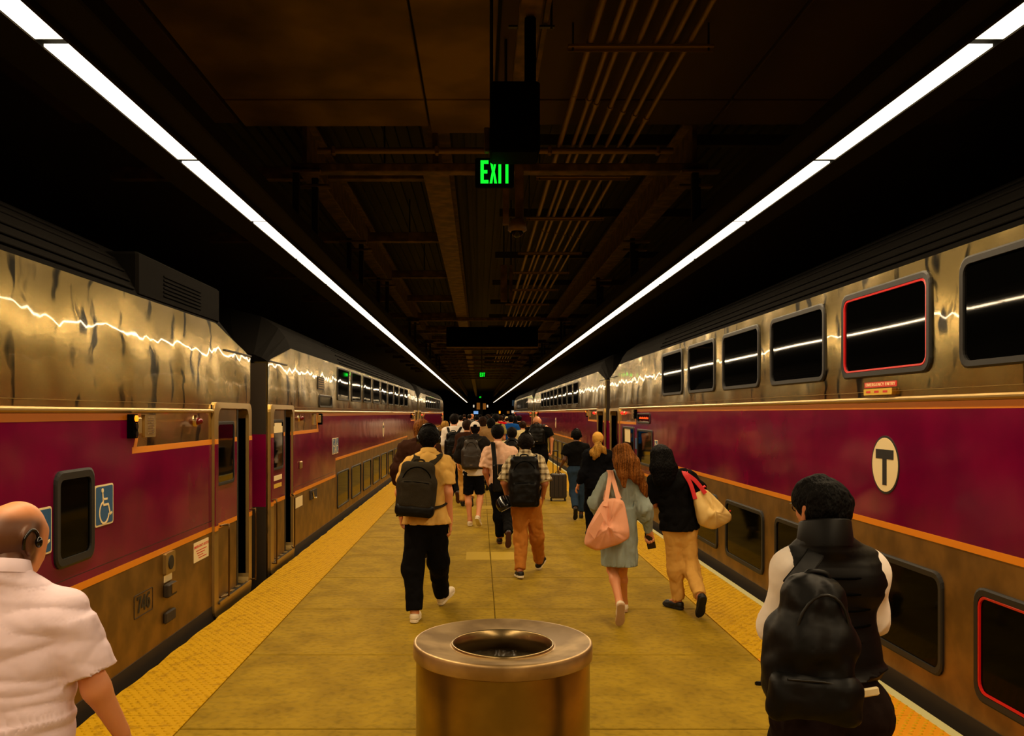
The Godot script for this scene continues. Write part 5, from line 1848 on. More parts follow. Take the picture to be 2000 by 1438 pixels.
# ---------------------------------------------------------------- the people one by one, near to far
func people() -> void:
	var J: Dictionary
	# man in the lilac shirt, lower left
	J = person({"label": "bald man in a short-sleeved lilac shirt with black earpiece, walking by the left train", "d": 2.93, "head": [14, 984], "x": 20, "k": 0.93, "cell": 0.010, "headcell": 0.0035, "handcell": 0.004, "skin": "skin", "stubble": 0.9, "head_yaw": 16.0, "head_pitch": 6.0, "yaw": 4.0, "wide": 1.12, "slim": 1.2, "headscale": 1.30, "stride": 0.4,
		"j": {"head": [21, 1069, 0.0], "neck": [8, 1120, -0.05], "shL": [-98, 1180, 0.0], "shR": [128, 1190, 0.0], "elR": [188, 1345, 0.02], "wrR": [238, 1432, 0.10], "elL": [-150, 1340, 0.0], "wrL": [-165, 1440, 0.1], "hipL": [-30, 1490, 0.0], "hipR": [70, 1490, 0.0]},
		"legs": {"mat": "navy_cloth", "loose": 0.02}, "top": {"mat": "lilac", "loose": 0.026, "sleeve": 0.80, "arm": 0.85, "hem": 0.02, "amp": 0.008, "fold": 6.0, "stretch": Vector3(0.45, 1.6, 0.45), "belly": 0.03, "collar": 0.045, "collar_out": 0.012, "cell": 0.009, "neckline": 0.02}})
	var e := thing("earpiece", "black earpiece hooked over the right ear of the bald man in lilac", "earpiece", J.base + J.ht * Vector3(-0.09, -0.01, -0.01))
	var sh := Shape.new()
	sh.tube(smooth_path([J.ht * Vector3(-0.086, -0.030, -0.034), J.ht * Vector3(-0.094, 0.002, -0.040), J.ht * Vector3(-0.094, 0.026, -0.018), J.ht * Vector3(-0.090, 0.020, 0.004), J.ht * Vector3(-0.094, -0.002, 0.010)], 5), 0.0055, 8)
	var em := own("hook", sh.done(), mats["plastic_black"], e)
	em.position = J.base - e.position
	sh = Shape.new()
	sh.ball(J.ht * Vector3(-0.096, -0.010, 0.010), Vector3(0.012, 0.019, 0.014), 14)
	em = own("bud", sh.done(), mats["plastic_black"], e)
	em.position = J.base - e.position
	# man in the black quilted vest, lower right
	J = person({"label": "dark-haired man in black padded vest over white shirt, nearest on the right", "d": 2.80, "head": [1612, 923], "x": 1622, "k": 0.955, "cell": 0.010, "headcell": 0.0035, "handcell": 0.004, "skin": "skin_tan", "head_yaw": -12.0, "head_pitch": 4.0, "hair": ["short", "hair_black"], "hairthick": 0.018, "haircell": 0.005, "hairamp": 0.006, "headscale": 0.97, "wide": 0.90, "stride": 0.4,
		"j": {"head": [1612, 1002, 0.0], "neck": [1612, 1058, -0.03], "shL": [1548, 1106, 0.0], "shR": [1694, 1106, 0.0], "elL": [1522, 1222, 0.03], "wrL": [1524, 1290, 0.22], "elR": [1693, 1200, 0.08], "wrR": [1700, 1245, 0.28], "hipL": [1572, 1400, 0.0], "hipR": [1676, 1400, 0.0]},
		"legs": {"mat": "dark_brown_cloth", "loose": 0.016, "rise": 0.2},
		"top": [{"name": "shirt", "mat": "white_cloth", "loose": 0.012, "sleeve": 1.85, "arm": 1.0, "hem": -0.24, "crease": false, "amp": 0.005, "cuff": 1.0}, {"name": "padded_vest", "mat": "quilted", "loose": 0.028, "inset": 0.12, "sleeve": 0.0, "hem": -0.14, "flare": 0.004, "crease": false, "amp": 0.003, "collar": 0.085, "collar_out": 0.014, "stretch": Vector3(0.3, 5.0, 0.3), "fold": 5.0}], "shoes": ["shoe_black", "sole_black", "high"]})
	var vest: Node3D = J.root.get_node("padded_vest")
	for i in 7:   # the stitched channels of the vest
		var y: float = lerpf(J.chest.y - 0.02, J.pel.y + 0.16, i / 6.0)
		var p := []
		var t: float = (J.chest.y - y) / (J.chest.y - J.pel.y)
		for q in 25:
			var a := TAU * q / 24
			var w: float = lerpf(J.half + 0.015, 0.122, clampf(t * 1.6, 0.0, 1.0)) + 0.0
			p.append(Vector3(J.chest.x + (J.pel.x - J.chest.x) * t, y, 0) + J.rt * cos(a) * w + J.fw * sin(a) * (w * 0.70 + 0.018))
		sh = Shape.new()
		sh.tube(p, 0.0035, 5, false)
		own("stitch_line", sh.done(), mats["black"], vest)
	var g := thing("glasses", "thin black glasses worn by the man in black padded vest", "glasses", J.base + J.head)
	sh = Shape.new()
	for s in [-1.0, 1.0]:
		sh.tube([J.ht * Vector3(0.088 * s, 0.012, -0.02), J.ht * Vector3(0.084 * s, 0.018, 0.02), J.ht * Vector3(0.070 * s, 0.018, 0.105)], 0.0022, 6)
		var rim := []
		for q in 17:
			rim.append(J.ht * Vector3(0.034 * s + 0.027 * cos(TAU * q / 16), 0.006 + 0.019 * sin(TAU * q / 16), 0.108 - 0.006 * absf(cos(TAU * q / 16))))
		sh.tube(rim, 0.002, 5, false)
	sh.tube([J.ht * Vector3(-0.008, 0.01, 0.115), J.ht * Vector3(0.008, 0.01, 0.115)], 0.002, 5)
	em = own("frame", sh.done(), mats["plastic_black"], g)
	em.position = J.base - g.position
	var card := thing("card", "pale card sticking out of the back pocket of man in black vest", "card", at(1700, 1352, 2.62))
	own("face", box_mesh(Vector3.ZERO, Vector3(0.052, 0.026, 0.012), 0.004, Basis(Vector3.BACK, 0.16)), mats["cream"], card)
	backpack(J, {"px": [1584, 1262, 158, 262], "deep": 0.17, "tilt": 7.0, "mat": "pack_black", "label": "soft black backpack hung from left shoulder of the man in black padded vest", "back": 0.17, "pocket": [1.02, 0.02, 0.33], "round": 0.07, "crown": 0.36, "straps": ["L"], "amp": 0.016, "strap_up": 0.085, "tag": false, "zip_mat": "dark_metal", "cell": 0.010})
	# man in the yellow polo
	J = person({"label": "man in mustard polo shirt and loose black trousers, walking left of the bin", "d": 7.75, "head": [837, 829], "cell": 0.012, "headcell": 0.005, "skin": "skin", "hair": ["short", "hair_black"], "hairthick": 0.020, "hairamp": 0.008,
		"j": {"head": [837, 856, 0.02], "neck": [837, 888, -0.02], "shL": [803, 905, 0.0], "shR": [869, 903, 0.0], "elL": [781, 962, -0.02], "wrL": [783, 1006, 0.06], "elR": [875, 962, -0.03], "wrR": [879, 1018, 0.02], "hipL": [818, 1016, 0.0], "hipR": [849, 1016, 0.0], "knL": [806, 1105, 0.0], "anL": [810, 1195, -0.10], "knR": [856, 1095, 0.15], "anR": [862, 1160, 0.55]},
		"feet": {"L": [0.0, 4.0], "R": [-24.0, 34.0]}, "legs": {"mat": "black_cloth", "loose": 0.030, "flare": 0.028, "amp": 0.010, "fold": 5.0, "rise": 0.05},
		"top": {"name": "polo_shirt", "mat": "polo_yellow", "loose": 0.020, "sleeve": 0.74, "arm": 1.1, "hem": 0.03, "flare": 0.045, "collar": 0.04}, "shoes": ["shoe_white", "sole_white", "low"], "grip": ""})
	headphones(J, "black over-ear headphones on the man in mustard polo shirt")
	var wrist := thing("watch", "dark watch on the left wrist of the man in mustard polo", "watch", J.base + J.wrL)
	sh = Shape.new()
	sh.lathe(Vector3.ZERO, [Vector2(0.029, -0.011), Vector2(0.034, -0.008), Vector2(0.034, 0.008), Vector2(0.029, 0.011)], 16)
	own("band", sh.done(), mats["plastic_black"], wrist)
	own("case", box_mesh(Vector3(-0.036, 0, 0), Vector3(0.012, 0.034, 0.034), 0.005), mats["plastic_black"], wrist)
	backpack(J, {"px": [814, 955, 74, 104], "deep": 0.17, "tilt": 5.0, "mat": "pack_grey", "label": "grey laptop backpack on the man in mustard polo shirt", "flap": "pack_black", "pocket": [0.82, 0.16, 0.66], "round": 0.05, "crown": 0.44, "strap_mat": "pack_grey", "strap_w": 0.06})
	# man in the plaid shirt
	J = person({"label": "man in brown and cream checked shirt and rust trousers, centre of the platform", "d": 9.75, "head": [1027, 846], "x": 1030, "cell": 0.012, "headcell": 0.006, "skin": "skin_tan", "hair": ["short", "hair_dark_brown"], "hairthick": 0.022, "hairamp": 0.008, "head_pitch": 10.0,
		"j": {"head": [1026, 867, 0.03], "neck": [1026, 889, -0.02], "shL": [1000, 902, 0.0], "shR": [1052, 900, 0.0], "elL": [985, 943, -0.06], "wrL": [991, 972, 0.06], "elR": [1064, 944, -0.05], "wrR": [1060, 972, 0.10], "hipL": [1014, 985, 0.0], "hipR": [1040, 985, 0.0], "knL": [1017, 1050, 0.03], "anL": [1016, 1108, -0.10], "knR": [1049, 1048, 0.16], "anR": [1052, 1096, 0.42]},
		"feet": {"L": [4.0, -8.0], "R": [-24.0, 26.0]}, "legs": {"mat": "rust", "loose": 0.017, "amp": 0.012, "fold": 6.0},
		"top": {"mat": "plaid", "loose": 0.018, "sleeve": 0.92, "arm": 1.3, "hem": 0.02, "collar": 0.045}, "shoes": ["shoe_black", "sole_white", "low"], "grip": "L"})
	for n in ["L", "R"]:   # rolled cuffs
		var a: Vector3 = J["sh" + n].lerp(J["el" + n], 0.80)
		var b: Vector3 = J["sh" + n].lerp(J["el" + n], 0.97)
		own("cuff", tube_mesh([a, a.lerp(b, 0.1), a.lerp(b, 0.9), b], [0.060, 0.069, 0.069, 0.060], 16), mats["cream_cloth"], J.root.get_node("shirt"))
	headphones(J, "black headphones on the man in brown and cream checked shirt")
	backpack(J, {"px": [1024, 941, 56, 96], "deep": 0.19, "mat": "pack_black", "label": "tall black flap backpack on the man in checked shirt", "pocket": [0.84, 0.06, 0.50], "crown": 0.47, "round": 0.035, "strap_w": 0.065})
	helmet(J)
	# woman in the grey dress
	J = person({"label": "woman in short grey-blue dress with long wavy auburn hair, right of centre", "d": 7.65, "female": true, "wide": 0.84, "head": [1217, 867], "x": 1212, "cell": 0.012, "headcell": 0.006, "skin": "skin",
		"hair": ["long", "hair_auburn"], "hairthick": 0.02, "head_roll": 8.0,
		"locks": [[[1206, 880, -0.09, 0.04], [1212, 905, -0.13, 0.05], [1216, 928, -0.15, 0.035], [1218, 950, -0.15, 0.012]], [[1222, 878, -0.09, 0.05], [1234, 905, -0.12, 0.06], [1246, 930, -0.12, 0.045], [1256, 950, -0.10, 0.03], [1262, 970, -0.08, 0.012]], [[1214, 880, -0.10, 0.05], [1224, 902, -0.14, 0.055], [1236, 925, -0.14, 0.04], [1240, 938, -0.13, 0.02]]],
		"j": {"head": [1217, 893, 0.02], "neck": [1213, 920, -0.01], "shL": [1184, 935, 0.0], "shR": [1241, 938, 0.0], "elL": [1166, 982, 0.02], "wrL": [1176, 1015, 0.20], "elR": [1257, 992, -0.05], "wrR": [1268, 1038, 0.05], "hipL": [1196, 1030, 0.0], "hipR": [1224, 1030, 0.0], "knL": [1196, 1112, 0.05], "anL": [1211, 1186, -0.20], "knR": [1214, 1112, 0.14], "anR": [1219, 1170, 0.40]},
		"feet": {"L": [66.0, 2.0], "R": [0.0, 4.0]},
		"top": {"name": "dress", "mat": "grey_blue", "loose": 0.010, "sleeve": 1.96, "arm": 1.5, "puff": 2.4, "cuff": 0.3, "hem": 0.34, "skirt": 0.165, "amp": 0.016, "fold": 8.0, "blend": 0.010, "stretch": Vector3(1.2, 0.30, 1.2)}, "shoes": ["shoe_white", "sole_tan", "low"], "grip": "R", "handR": 60.0})
	var ph: Transform3D = J.handR
	var phone := thing("phone", "dark phone held by the woman in grey-blue dress", "phone", J.base + ph * Vector3(0.03, -0.09, 0.0))
	own("case", box_mesh(Vector3.ZERO, Vector3(0.076, 0.155, 0.010), 0.004, Basis(Vector3.BACK, 0.20)), mats["plastic_black"], phone)
	own("camera", box_mesh(Vector3(-0.018, 0.055, 0.007), Vector3(0.026, 0.026, 0.004), 0.002, Basis(Vector3.BACK, 0.20)), mats["dark_metal"], phone)
	tote(J, {"label": "large pink tote bag with long straps on the woman in grey-blue dress", "d": 7.42, "mat": "leather_pink", "strap": "leather_pink", "outline": [[1179, 976], [1200, 973], [1219, 978], [1231, 1050], [1205, 1064], [1164, 1076], [1140, 1064], [1148, 1030]], "deep": 0.17, "sh": "L", "up": 0.055, "tops": [[1181, 982], [1209, 979]], "fold": [[1146, 1034], [1170, 998], [1176, 1012], [1158, 1050]]})
	# woman in black with the cream tote
	J = person({"label": "woman in black top and loose khaki trousers with long dark hair, beside right train", "d": 8.1, "female": true, "head": [1292, 869], "x": 1330, "k": 0.93, "cell": 0.012, "headcell": 0.006, "skin": "skin_tan",
		"hair": ["long", "hair_black"], "hairthick": 0.03,
		"locks": [[[1284, 890, -0.09, 0.06], [1286, 915, -0.12, 0.075], [1290, 935, -0.12, 0.065], [1293, 950, -0.10, 0.03]], [[1302, 890, -0.09, 0.06], [1306, 915, -0.12, 0.07], [1306, 935, -0.12, 0.05], [1303, 948, -0.11, 0.02]]],
		"j": {"head": [1292, 894, 0.02], "neck": [1300, 922, -0.01], "shL": [1279, 940, 0.0], "shR": [1341, 930, 0.0], "elL": [1278, 985, 0.05], "wrL": [1292, 992, 0.24], "elR": [1368, 968, 0.02], "wrR": [1352, 985, 0.22], "hipL": [1314, 1034, 0.0], "hipR": [1340, 1030, 0.0], "knL": [1319, 1112, 0.02], "anL": [1324, 1186, 0.05], "knR": [1349, 1108, -0.02], "anR": [1368, 1176, -0.35]},
		"feet": {"L": [0.0, -32.0], "R": [62.0, -4.0]}, "legs": {"mat": "khaki", "loose": 0.012, "flare": 0.016, "amp": 0.011, "fold": 6.0, "rise": 0.06},
		"top": {"name": "top", "mat": "black_cloth", "loose": 0.026, "sleeve": 0.85, "arm": 1.4, "hem": 0.02, "flare": 0.03}, "shoes": ["shoe_black", "sole_black", "low"]})
	tote(J, {"label": "cream canvas tote bag with red straps on the woman in black top", "d": 7.98, "mat": "canvas", "strap": "strap_red", "outline": [[1353, 966], [1378, 955], [1391, 966], [1428, 1005], [1426, 1018], [1392, 1035], [1364, 1026]], "deep": 0.20, "sh": "R", "up": 0.05, "tops": [[1356, 968], [1376, 957]], "emblem": [1420, 996]})
	# man with the white cap
	J = person({"label": "man in dark jacket, navy shorts and white backwards cap, walking ahead of the crowd", "d": 14.2, "head": [928, 822], "cell": 0.015, "headcell": 0.008, "handcell": 0.007, "skin": "skin", "hair": ["cap", "white_cloth", "black", "hair_dark_brown"],
		"j": {"head": [928, 836, 0.06], "shL": [904, 862, 0.0], "shR": [945, 862, 0.0], "elL": [897, 892, 0.08], "wrL": [908, 905, 0.28], "elR": [954, 892, 0.08], "wrR": [944, 903, 0.28], "hipL": [916, 925, 0.0], "hipR": [934, 925, 0.0], "knL": [914, 968, 0.05], "anL": [918, 1014, -0.05], "knR": [938, 967, 0.05], "anR": [934, 1010, -0.30]},
		"feet": {"L": [0.0, 0.0], "R": [38.0, 14.0]}, "legs": {"name": "shorts", "mat": "navy_cloth", "loose": 0.004, "to": 0.93},
		"top": [{"name": "shirt", "mat": "white_cloth", "loose": 0.018, "sleeve": 0.0, "hem": 0.035, "amp": 0.008}, {"name": "jacket", "mat": "charcoal", "loose": 0.034, "sleeve": 1.8, "hem": -0.08, "collar": 0.05, "arm": 1.2}], "shoes": ["shoe_white", "sole_white", "low"]})
	backpack(J, {"px": [920, 888, 37, 58], "deep": 0.17, "mat": "pack_brown", "label": "brown backpack on the man with white backwards cap", "cell": 0.014, "crown": 0.36, "round": 0.07, "pocket": [0.8, 0.05, 0.5], "strap_mat": "pack_grey", "zip_mat": "pack_grey", "back": 0.15})
	# man in pale pink
	J = person({"label": "man in pale pink shirt and black trousers with a shoulder bag, left of checked shirt", "d": 12.2, "head": [972, 829], "x": 978, "cell": 0.014, "headcell": 0.008, "handcell": 0.007, "skin": "skin_tan", "hair": ["short", "hair_black"], "hairthick": 0.024,
		"j": {"head": [972, 847, 0.04], "shL": [953, 883, 0.0], "shR": [1000, 882, 0.0], "elL": [948, 922, 0.0], "wrL": [957, 950, 0.10], "hipL": [970, 955, 0.0], "hipR": [994, 955, 0.0], "knL": [975, 1008, 0.05], "anL": [976, 1052, 0.05], "knR": [992, 1008, 0.0], "anR": [993, 1040, -0.42]},
		"feet": {"L": [0.0, 0.0], "R": [70.0, 0.0]}, "legs": {"mat": "black_cloth", "loose": 0.014},
		"top": {"mat": "pink_cloth", "loose": 0.022, "sleeve": 0.75, "arm": 1.6, "hem": -0.05}, "shoes": ["shoe_black", "sole_brown", "low"]})
	var sb := thing("shoulder_bag", "flat black shoulder bag on wide strap, on the man in pale pink shirt", "bag", at(983, 962, 11.92))
	sh = Shape.new()
	sh.box(at(983, 934, 11.92), Vector3(0.29, 0.38, 0.09), 0.02)
	part("pouch", sh.done(), mats["pack_black"], sb)
	sh = Shape.new()
	sh.ribbon(smooth_path([at(966, 918, 11.90), at(966, 900, 11.93), at(964, 880, 11.97), at(963, 868, 12.06), at(962, 864.5, 12.20), at(964, 872, 12.34), at(975, 900, 12.42)], 4), 0.062, 0.012, Vector3.RIGHT)
	part("strap", sh.done(), mats["pack_black"], sb)
	part("edge_piping", tube_mesh([at(972, 908, 11.86), at(972, 925, 11.86), at(974, 930, 11.86)], 0.006, 6), mats["silver"], sb)
	# man in white with black backpack
	J = person({"label": "man in white long-sleeved shirt and dark trousers, behind the white cap on the left", "d": 18.0, "head": [887, 808], "cell": 0.018, "headcell": 0.010, "handcell": 0.009, "skin": "skin", "hair": ["short", "hair_dark_brown"], "hairthick": 0.02, "haircell": 0.011,
		"j": {"shL": [870, 842, 0.0], "shR": [905, 842, 0.0], "elL": [866, 866, -0.03], "wrL": [868, 888, 0.1], "hipL": [881, 904, 0.0], "hipR": [895, 904, 0.0], "knL": [885, 942, 0.06], "knR": [894, 940, 0.0], "anR": [895, 964, -0.42]},
		"feet": {"R": [62.0, 14.0]}, "stride": 0.6, "legs": {"mat": "navy_cloth", "loose": 0.018}, "top": {"mat": "white_cloth", "loose": 0.024, "sleeve": 1.8, "hem": 0.02}, "shoes": ["shoe_black", "sole_brown", "low"]})
	backpack(J, {"px": [885, 870, 33, 52], "deep": 0.18, "mat": "pack_black", "label": "black backpack on the man in white long-sleeved shirt", "cell": 0.016, "crown": 0.40, "round": 0.06})
	# the brown coat on the left
	J = person({"label": "auburn-haired person in brown jacket, half hidden behind the mustard polo", "d": 11.0, "female": true, "head": [823, 818], "x": 816, "cell": 0.015, "headcell": 0.008, "handcell": 0.008, "skin": "skin", "hair": ["long", "hair_auburn"], "hairthick": 0.026, "wide": 1.1, "k": 1.0,
		"j": {"head": [824, 839, 0.05], "neck": [820, 862, 0.0], "shL": [790, 873, 0.0], "shR": [848, 873, 0.0], "elL": [778, 915, 0.0], "wrL": [776, 950, 0.08]},
		"legs": {"mat": "navy_cloth", "loose": 0.016}, "top": {"name": "jacket", "mat": "brown_cloth", "loose": 0.038, "sleeve": 1.9, "hem": 0.06}, "stride": 0.5})
	# bald man with suitcase
	J = person({"label": "bald man in black T-shirt and trousers wheeling a suitcase by the right train", "d": 18.3, "head": [1049, 811], "x": 1052, "cell": 0.018, "headcell": 0.010, "handcell": 0.008, "skin": "skin", "grip": "R", "wide": 1.1,
		"j": {"shL": [1034, 838, 0.0], "shR": [1067, 836, 0.0], "elR": [1077, 859, 0.0], "wrR": [1077, 880, -0.02], "hipL": [1045, 898, 0.0], "hipR": [1059, 898, 0.0]},
		"stride": -0.5, "feet": {"R": [0.0, 12.0], "L": [0.0, 0.0]}, "legs": {"mat": "black_cloth", "loose": 0.02}, "top": {"name": "t_shirt", "mat": "black_cloth", "loose": 0.022, "sleeve": 0.7, "arm": 1.4, "hem": 0.0}, "shoes": ["shoe_black", "sole_black", "low"]})
	backpack(J, {"px": [1048, 848, 30, 40], "deep": 0.17, "mat": "pack_black", "label": "black sports backpack with pale marks on the bald man", "cell": 0.016, "crown": 0.40, "round": 0.05, "zip_mat": "pack_grey"})
	suitcase(J)
	# woman in black tee and jeans
	J = person({"label": "woman in black T-shirt and blue jeans with headphones, right of the suitcase", "d": 15.2, "female": true, "head": [1126, 838], "x": 1127, "cell": 0.016, "headcell": 0.009, "handcell": 0.007, "skin": "skin_dark", "hair": ["short", "hair_black"], "hairthick": 0.026,
		"j": {"head": [1126, 852, 0.04], "shL": [1108, 874, 0.0], "shR": [1144, 873, 0.0], "elL": [1103, 898, -0.03], "wrL": [1094, 914, 0.10], "hipL": [1119, 922, 0.0], "hipR": [1133, 922, 0.0], "knL": [1121, 962, 0.0], "anL": [1124, 991, -0.35], "knR": [1136, 962, 0.06], "anR": [1135, 1004, 0.02]},
		"feet": {"L": [62.0, 0.0], "R": [0.0, 8.0]}, "legs": {"name": "jeans", "mat": "denim", "loose": 0.014, "hem": 0.9}, "top": {"name": "t_shirt", "mat": "black_cloth", "loose": 0.018, "sleeve": 0.6, "arm": 1.5, "hem": -0.11}, "shoes": ["shoe_black", "sole_black", "low"]})
	headphones(J, "dark headphones on the woman in black T-shirt and jeans")
	# woman with head covering
	J = person({"label": "woman in dark coat with golden head covering and blond ponytail, behind grey-blue dress", "d": 12.6, "female": true, "head": [1168, 842], "x": 1166, "k": 0.94, "cell": 0.015, "headcell": 0.008, "handcell": 0.008, "skin": "skin", "hair": ["scarf", "scarf_gold", "hair_blond"],
		"locks": [[[1168, 868, -0.10, 0.035], [1168, 876, -0.14, 0.05], [1164, 888, -0.15, 0.045], [1160, 896, -0.14, 0.014]], [[1170, 870, -0.10, 0.03], [1178, 878, -0.14, 0.035], [1182, 886, -0.14, 0.012]], [[1166, 870, -0.10, 0.03], [1156, 884, -0.14, 0.03], [1154, 890, -0.14, 0.012]]],
		"j": {"shL": [1147, 888, 0.0], "shR": [1189, 888, 0.0], "elL": [1142, 924, -0.02], "wrL": [1130, 946, 0.05]},
		"legs": {"mat": "black_cloth", "loose": 0.014}, "top": {"name": "coat", "mat": "navy_cloth", "loose": 0.026, "sleeve": 1.85, "hem": 0.10}, "stride": 0.5})
	sh = Shape.new()
	sh.ribbon([J.ht * Vector3(-0.035, -0.045, -0.125), J.ht * Vector3(0, -0.048, -0.135), J.ht * Vector3(0.035, -0.045, -0.125)], 0.02, 0.02, UP)
	own("hair_band", sh.done(), mats["black"], J.root)

func headphones(J: Dictionary, label: String) -> void:
	var o := thing("headphones", label, "headphones", J.base + J.head)
	var p := []
	for i in 13:
		var a := PI * i / 12.0
		p.append(J.ht * Vector3(0.100 * cos(a), 0.005 + 0.138 * sin(a), -0.005) - J.head)
	own("headband", tube_mesh(p, 0.009, 8), mats["plastic_black"], o)
	for s in [-1.0, 1.0]:
		var sh := Shape.new()
		var rings := []
		for e in [[0.080, 0.026], [0.086, 0.034], [0.108, 0.036], [0.116, 0.026]]:
			var r := PackedVector3Array()
			for i in 16:
				r.append(J.ht * Vector3(e[0] * s, -0.008 + sin(TAU * i / 16) * e[1] * 1.15, -0.008 + cos(TAU * i / 16) * e[1]) - J.head)
			rings.append(r)
		sh.loft(rings, true, 0)
		own("ear_cup", sh.done(), mats["plastic_black"], o)

func helmet(J: Dictionary) -> void:
	var c := at(986, 985, 9.62)
	var o := thing("helmet", "glossy black cycle helmet hanging from the hand of man in checked shirt", "helmet", c)
	var b := Blob.new(Vector3(-0.13, -0.11, -0.15), Vector3(0.13, 0.12, 0.15), 0.009, 0.012)
	var tilt := Basis(Vector3.BACK, 0.5) * Basis(Vector3.RIGHT, 0.3)
	b.bone(tilt * Vector3(0, 0, -0.035), tilt * Vector3(0, 0, 0.035), 0.098, 0.095, 0.85, tilt * Vector3.UP)
	b.cut(tilt * Vector3(0, -0.03, 0), tilt * Vector3(0, -1, 0.1))
	own("shell", weld([[b.arrays()]]), mats["plastic_black"], o)
	var sh := Shape.new()
	for i in 5:
		var x := -0.05 + 0.025 * i
		var p := []
		for q in 7:
			var a := PI * (0.15 + 0.7 * q / 6.0)
			p.append(tilt * Vector3(x, sin(a) * 0.086 * (1.0 - absf(x) * 3.0), cos(a) * 0.125))
		sh.tube(p, 0.006, 6)
	own("rib", sh.done(), mats["dark_metal"], o)
	sh = Shape.new()
	sh.tube(smooth_path([tilt * Vector3(0.085, -0.03, 0), J.handL * Vector3(0.03, -0.10, 0.0) + J.base - c, tilt * Vector3(-0.08, -0.03, 0.03)], 6), 0.006, 6)
	own("chin_strap", sh.done(), mats["pack_black"], o)
	sh = Shape.new()
	sh.ribbon([tilt * Vector3(-0.06, -0.01, 0.115), tilt * Vector3(0, 0.0, 0.140), tilt * Vector3(0.06, -0.01, 0.115)], 0.05, 0.006, tilt * Vector3(0, 0.3, 1))
	own("visor", sh.done(), mats["silver"], o)

# a soft bag whose outline is given in the frame at distance d, filled out to its depth
func tote(J: Dictionary, o: Dictionary) -> void:
	var d: float = o.d
	var c := Vector3.ZERO
	var pts := []
	for q in o.outline:
		pts.append(at(q[0], q[1], d))
		c += pts[-1]
	c /= pts.size()
	var root := thing("tote_bag", o.label, "bag", c)
	var poly := PackedVector2Array()
	for p in pts:
		poly.append(Vector2(p.x - c.x, p.y - c.y))
	# a pillow: rings of the outline from the back to the front, the outer ones drawn in
	var dense := PackedVector2Array()
	for i in poly.size():
		for q in 6:
			dense.append(poly[i].lerp(poly[(i + 1) % poly.size()], q / 6.0))
	for t in 2:
		var soft := dense.duplicate()
		for i in dense.size():
			soft[i] = dense[i] * 0.5 + (dense[(i + 1) % dense.size()] + dense[(i + dense.size() - 1) % dense.size()]) * 0.25
		dense = soft
	var nz := grained(int(o.outline[0][0]), 5.0)
	var rings := []
	for e in [[-0.5, 0.72], [-0.47, 0.86], [-0.36, 0.96], [-0.15, 1.0], [0.15, 1.0], [0.34, 0.95], [0.44, 0.84], [0.49, 0.68], [0.52, 0.48], [0.535, 0.28], [0.54, 0.10], [0.54, 0.012]]:
		var r := PackedVector3Array()
		for p in dense:
			var w: float = o.deep * (0.55 + 0.45 * clampf(0.5 - p.y / 0.3, 0.0, 1.0))
			var n := nz.get_noise_3d(p.x * e[1] * 2.6 + p.y * e[1] * 0.6, p.y * e[1] * 0.7, e[0] * 0.1) * 0.045
			var far: float = 1.0 - smoothstep(0.78, 1.0, e[1])
			var b: Vector2 = p.lerp(p.normalized() * 0.11, far) * e[1]
			r.append(Vector3(b.x, b.y, e[0] * w + n * (1.0 if e[0] > 0.3 else 0.3)))
		rings.append(r)
	var sh := Shape.new()
	sh.loft(rings, true, 0)
	own("bag_body", sh.done(), mats[o.mat], root)
	if o.has("fold"):
		var fp := PackedVector2Array()
		for q in o.fold:
			var p := at(q[0], q[1], d) - c
			fp.append(Vector2(p.x, p.y))
		sh = Shape.new()
		sh.prism(Vector3(0, 0, o.deep * 0.53), Vector3.RIGHT, Vector3.UP, fp, 0.012)
		own("side_pocket", sh.done(), mats[o.mat], root)
	if o.has("emblem"):
		var p := at(o.emblem[0], o.emblem[1], d) - c
		own("emblem", box_mesh(Vector3(p.x, p.y, o.deep * 0.47), Vector3(0.014, 0.014, 0.012), 0.003), mats["strap_red"], root)
	var top: Vector3 = J["sh" + o.sh] + J.base - c + (J.chest - J["sh" + o.sh]).normalized() * 0.03 + UP * o.up
	for i in 2:
		var q: Array = o.tops[i]
		var a := at(q[0], q[1], d) - c
		var off: float = -0.03 + 0.06 * i
		sh = Shape.new()
		sh.ribbon(smooth_path([a + Vector3(0, -0.03, 0.035), a.lerp(top, 0.5) + Vector3(0, 0, 0.06), top + Vector3(off * 0.3, -0.02, 0.085), top + Vector3(off * 0.3, 0.018, 0.01), top + Vector3(0, -0.05, -0.11), a.lerp(top, 0.55) + Vector3(0.02, 0.0, -0.13), a + Vector3(0.01, 0.02, -0.04)], 5), 0.038, 0.008, Vector3(1, 0, 0.2))
		own("strap", sh.done(), mats[o.strap], root)

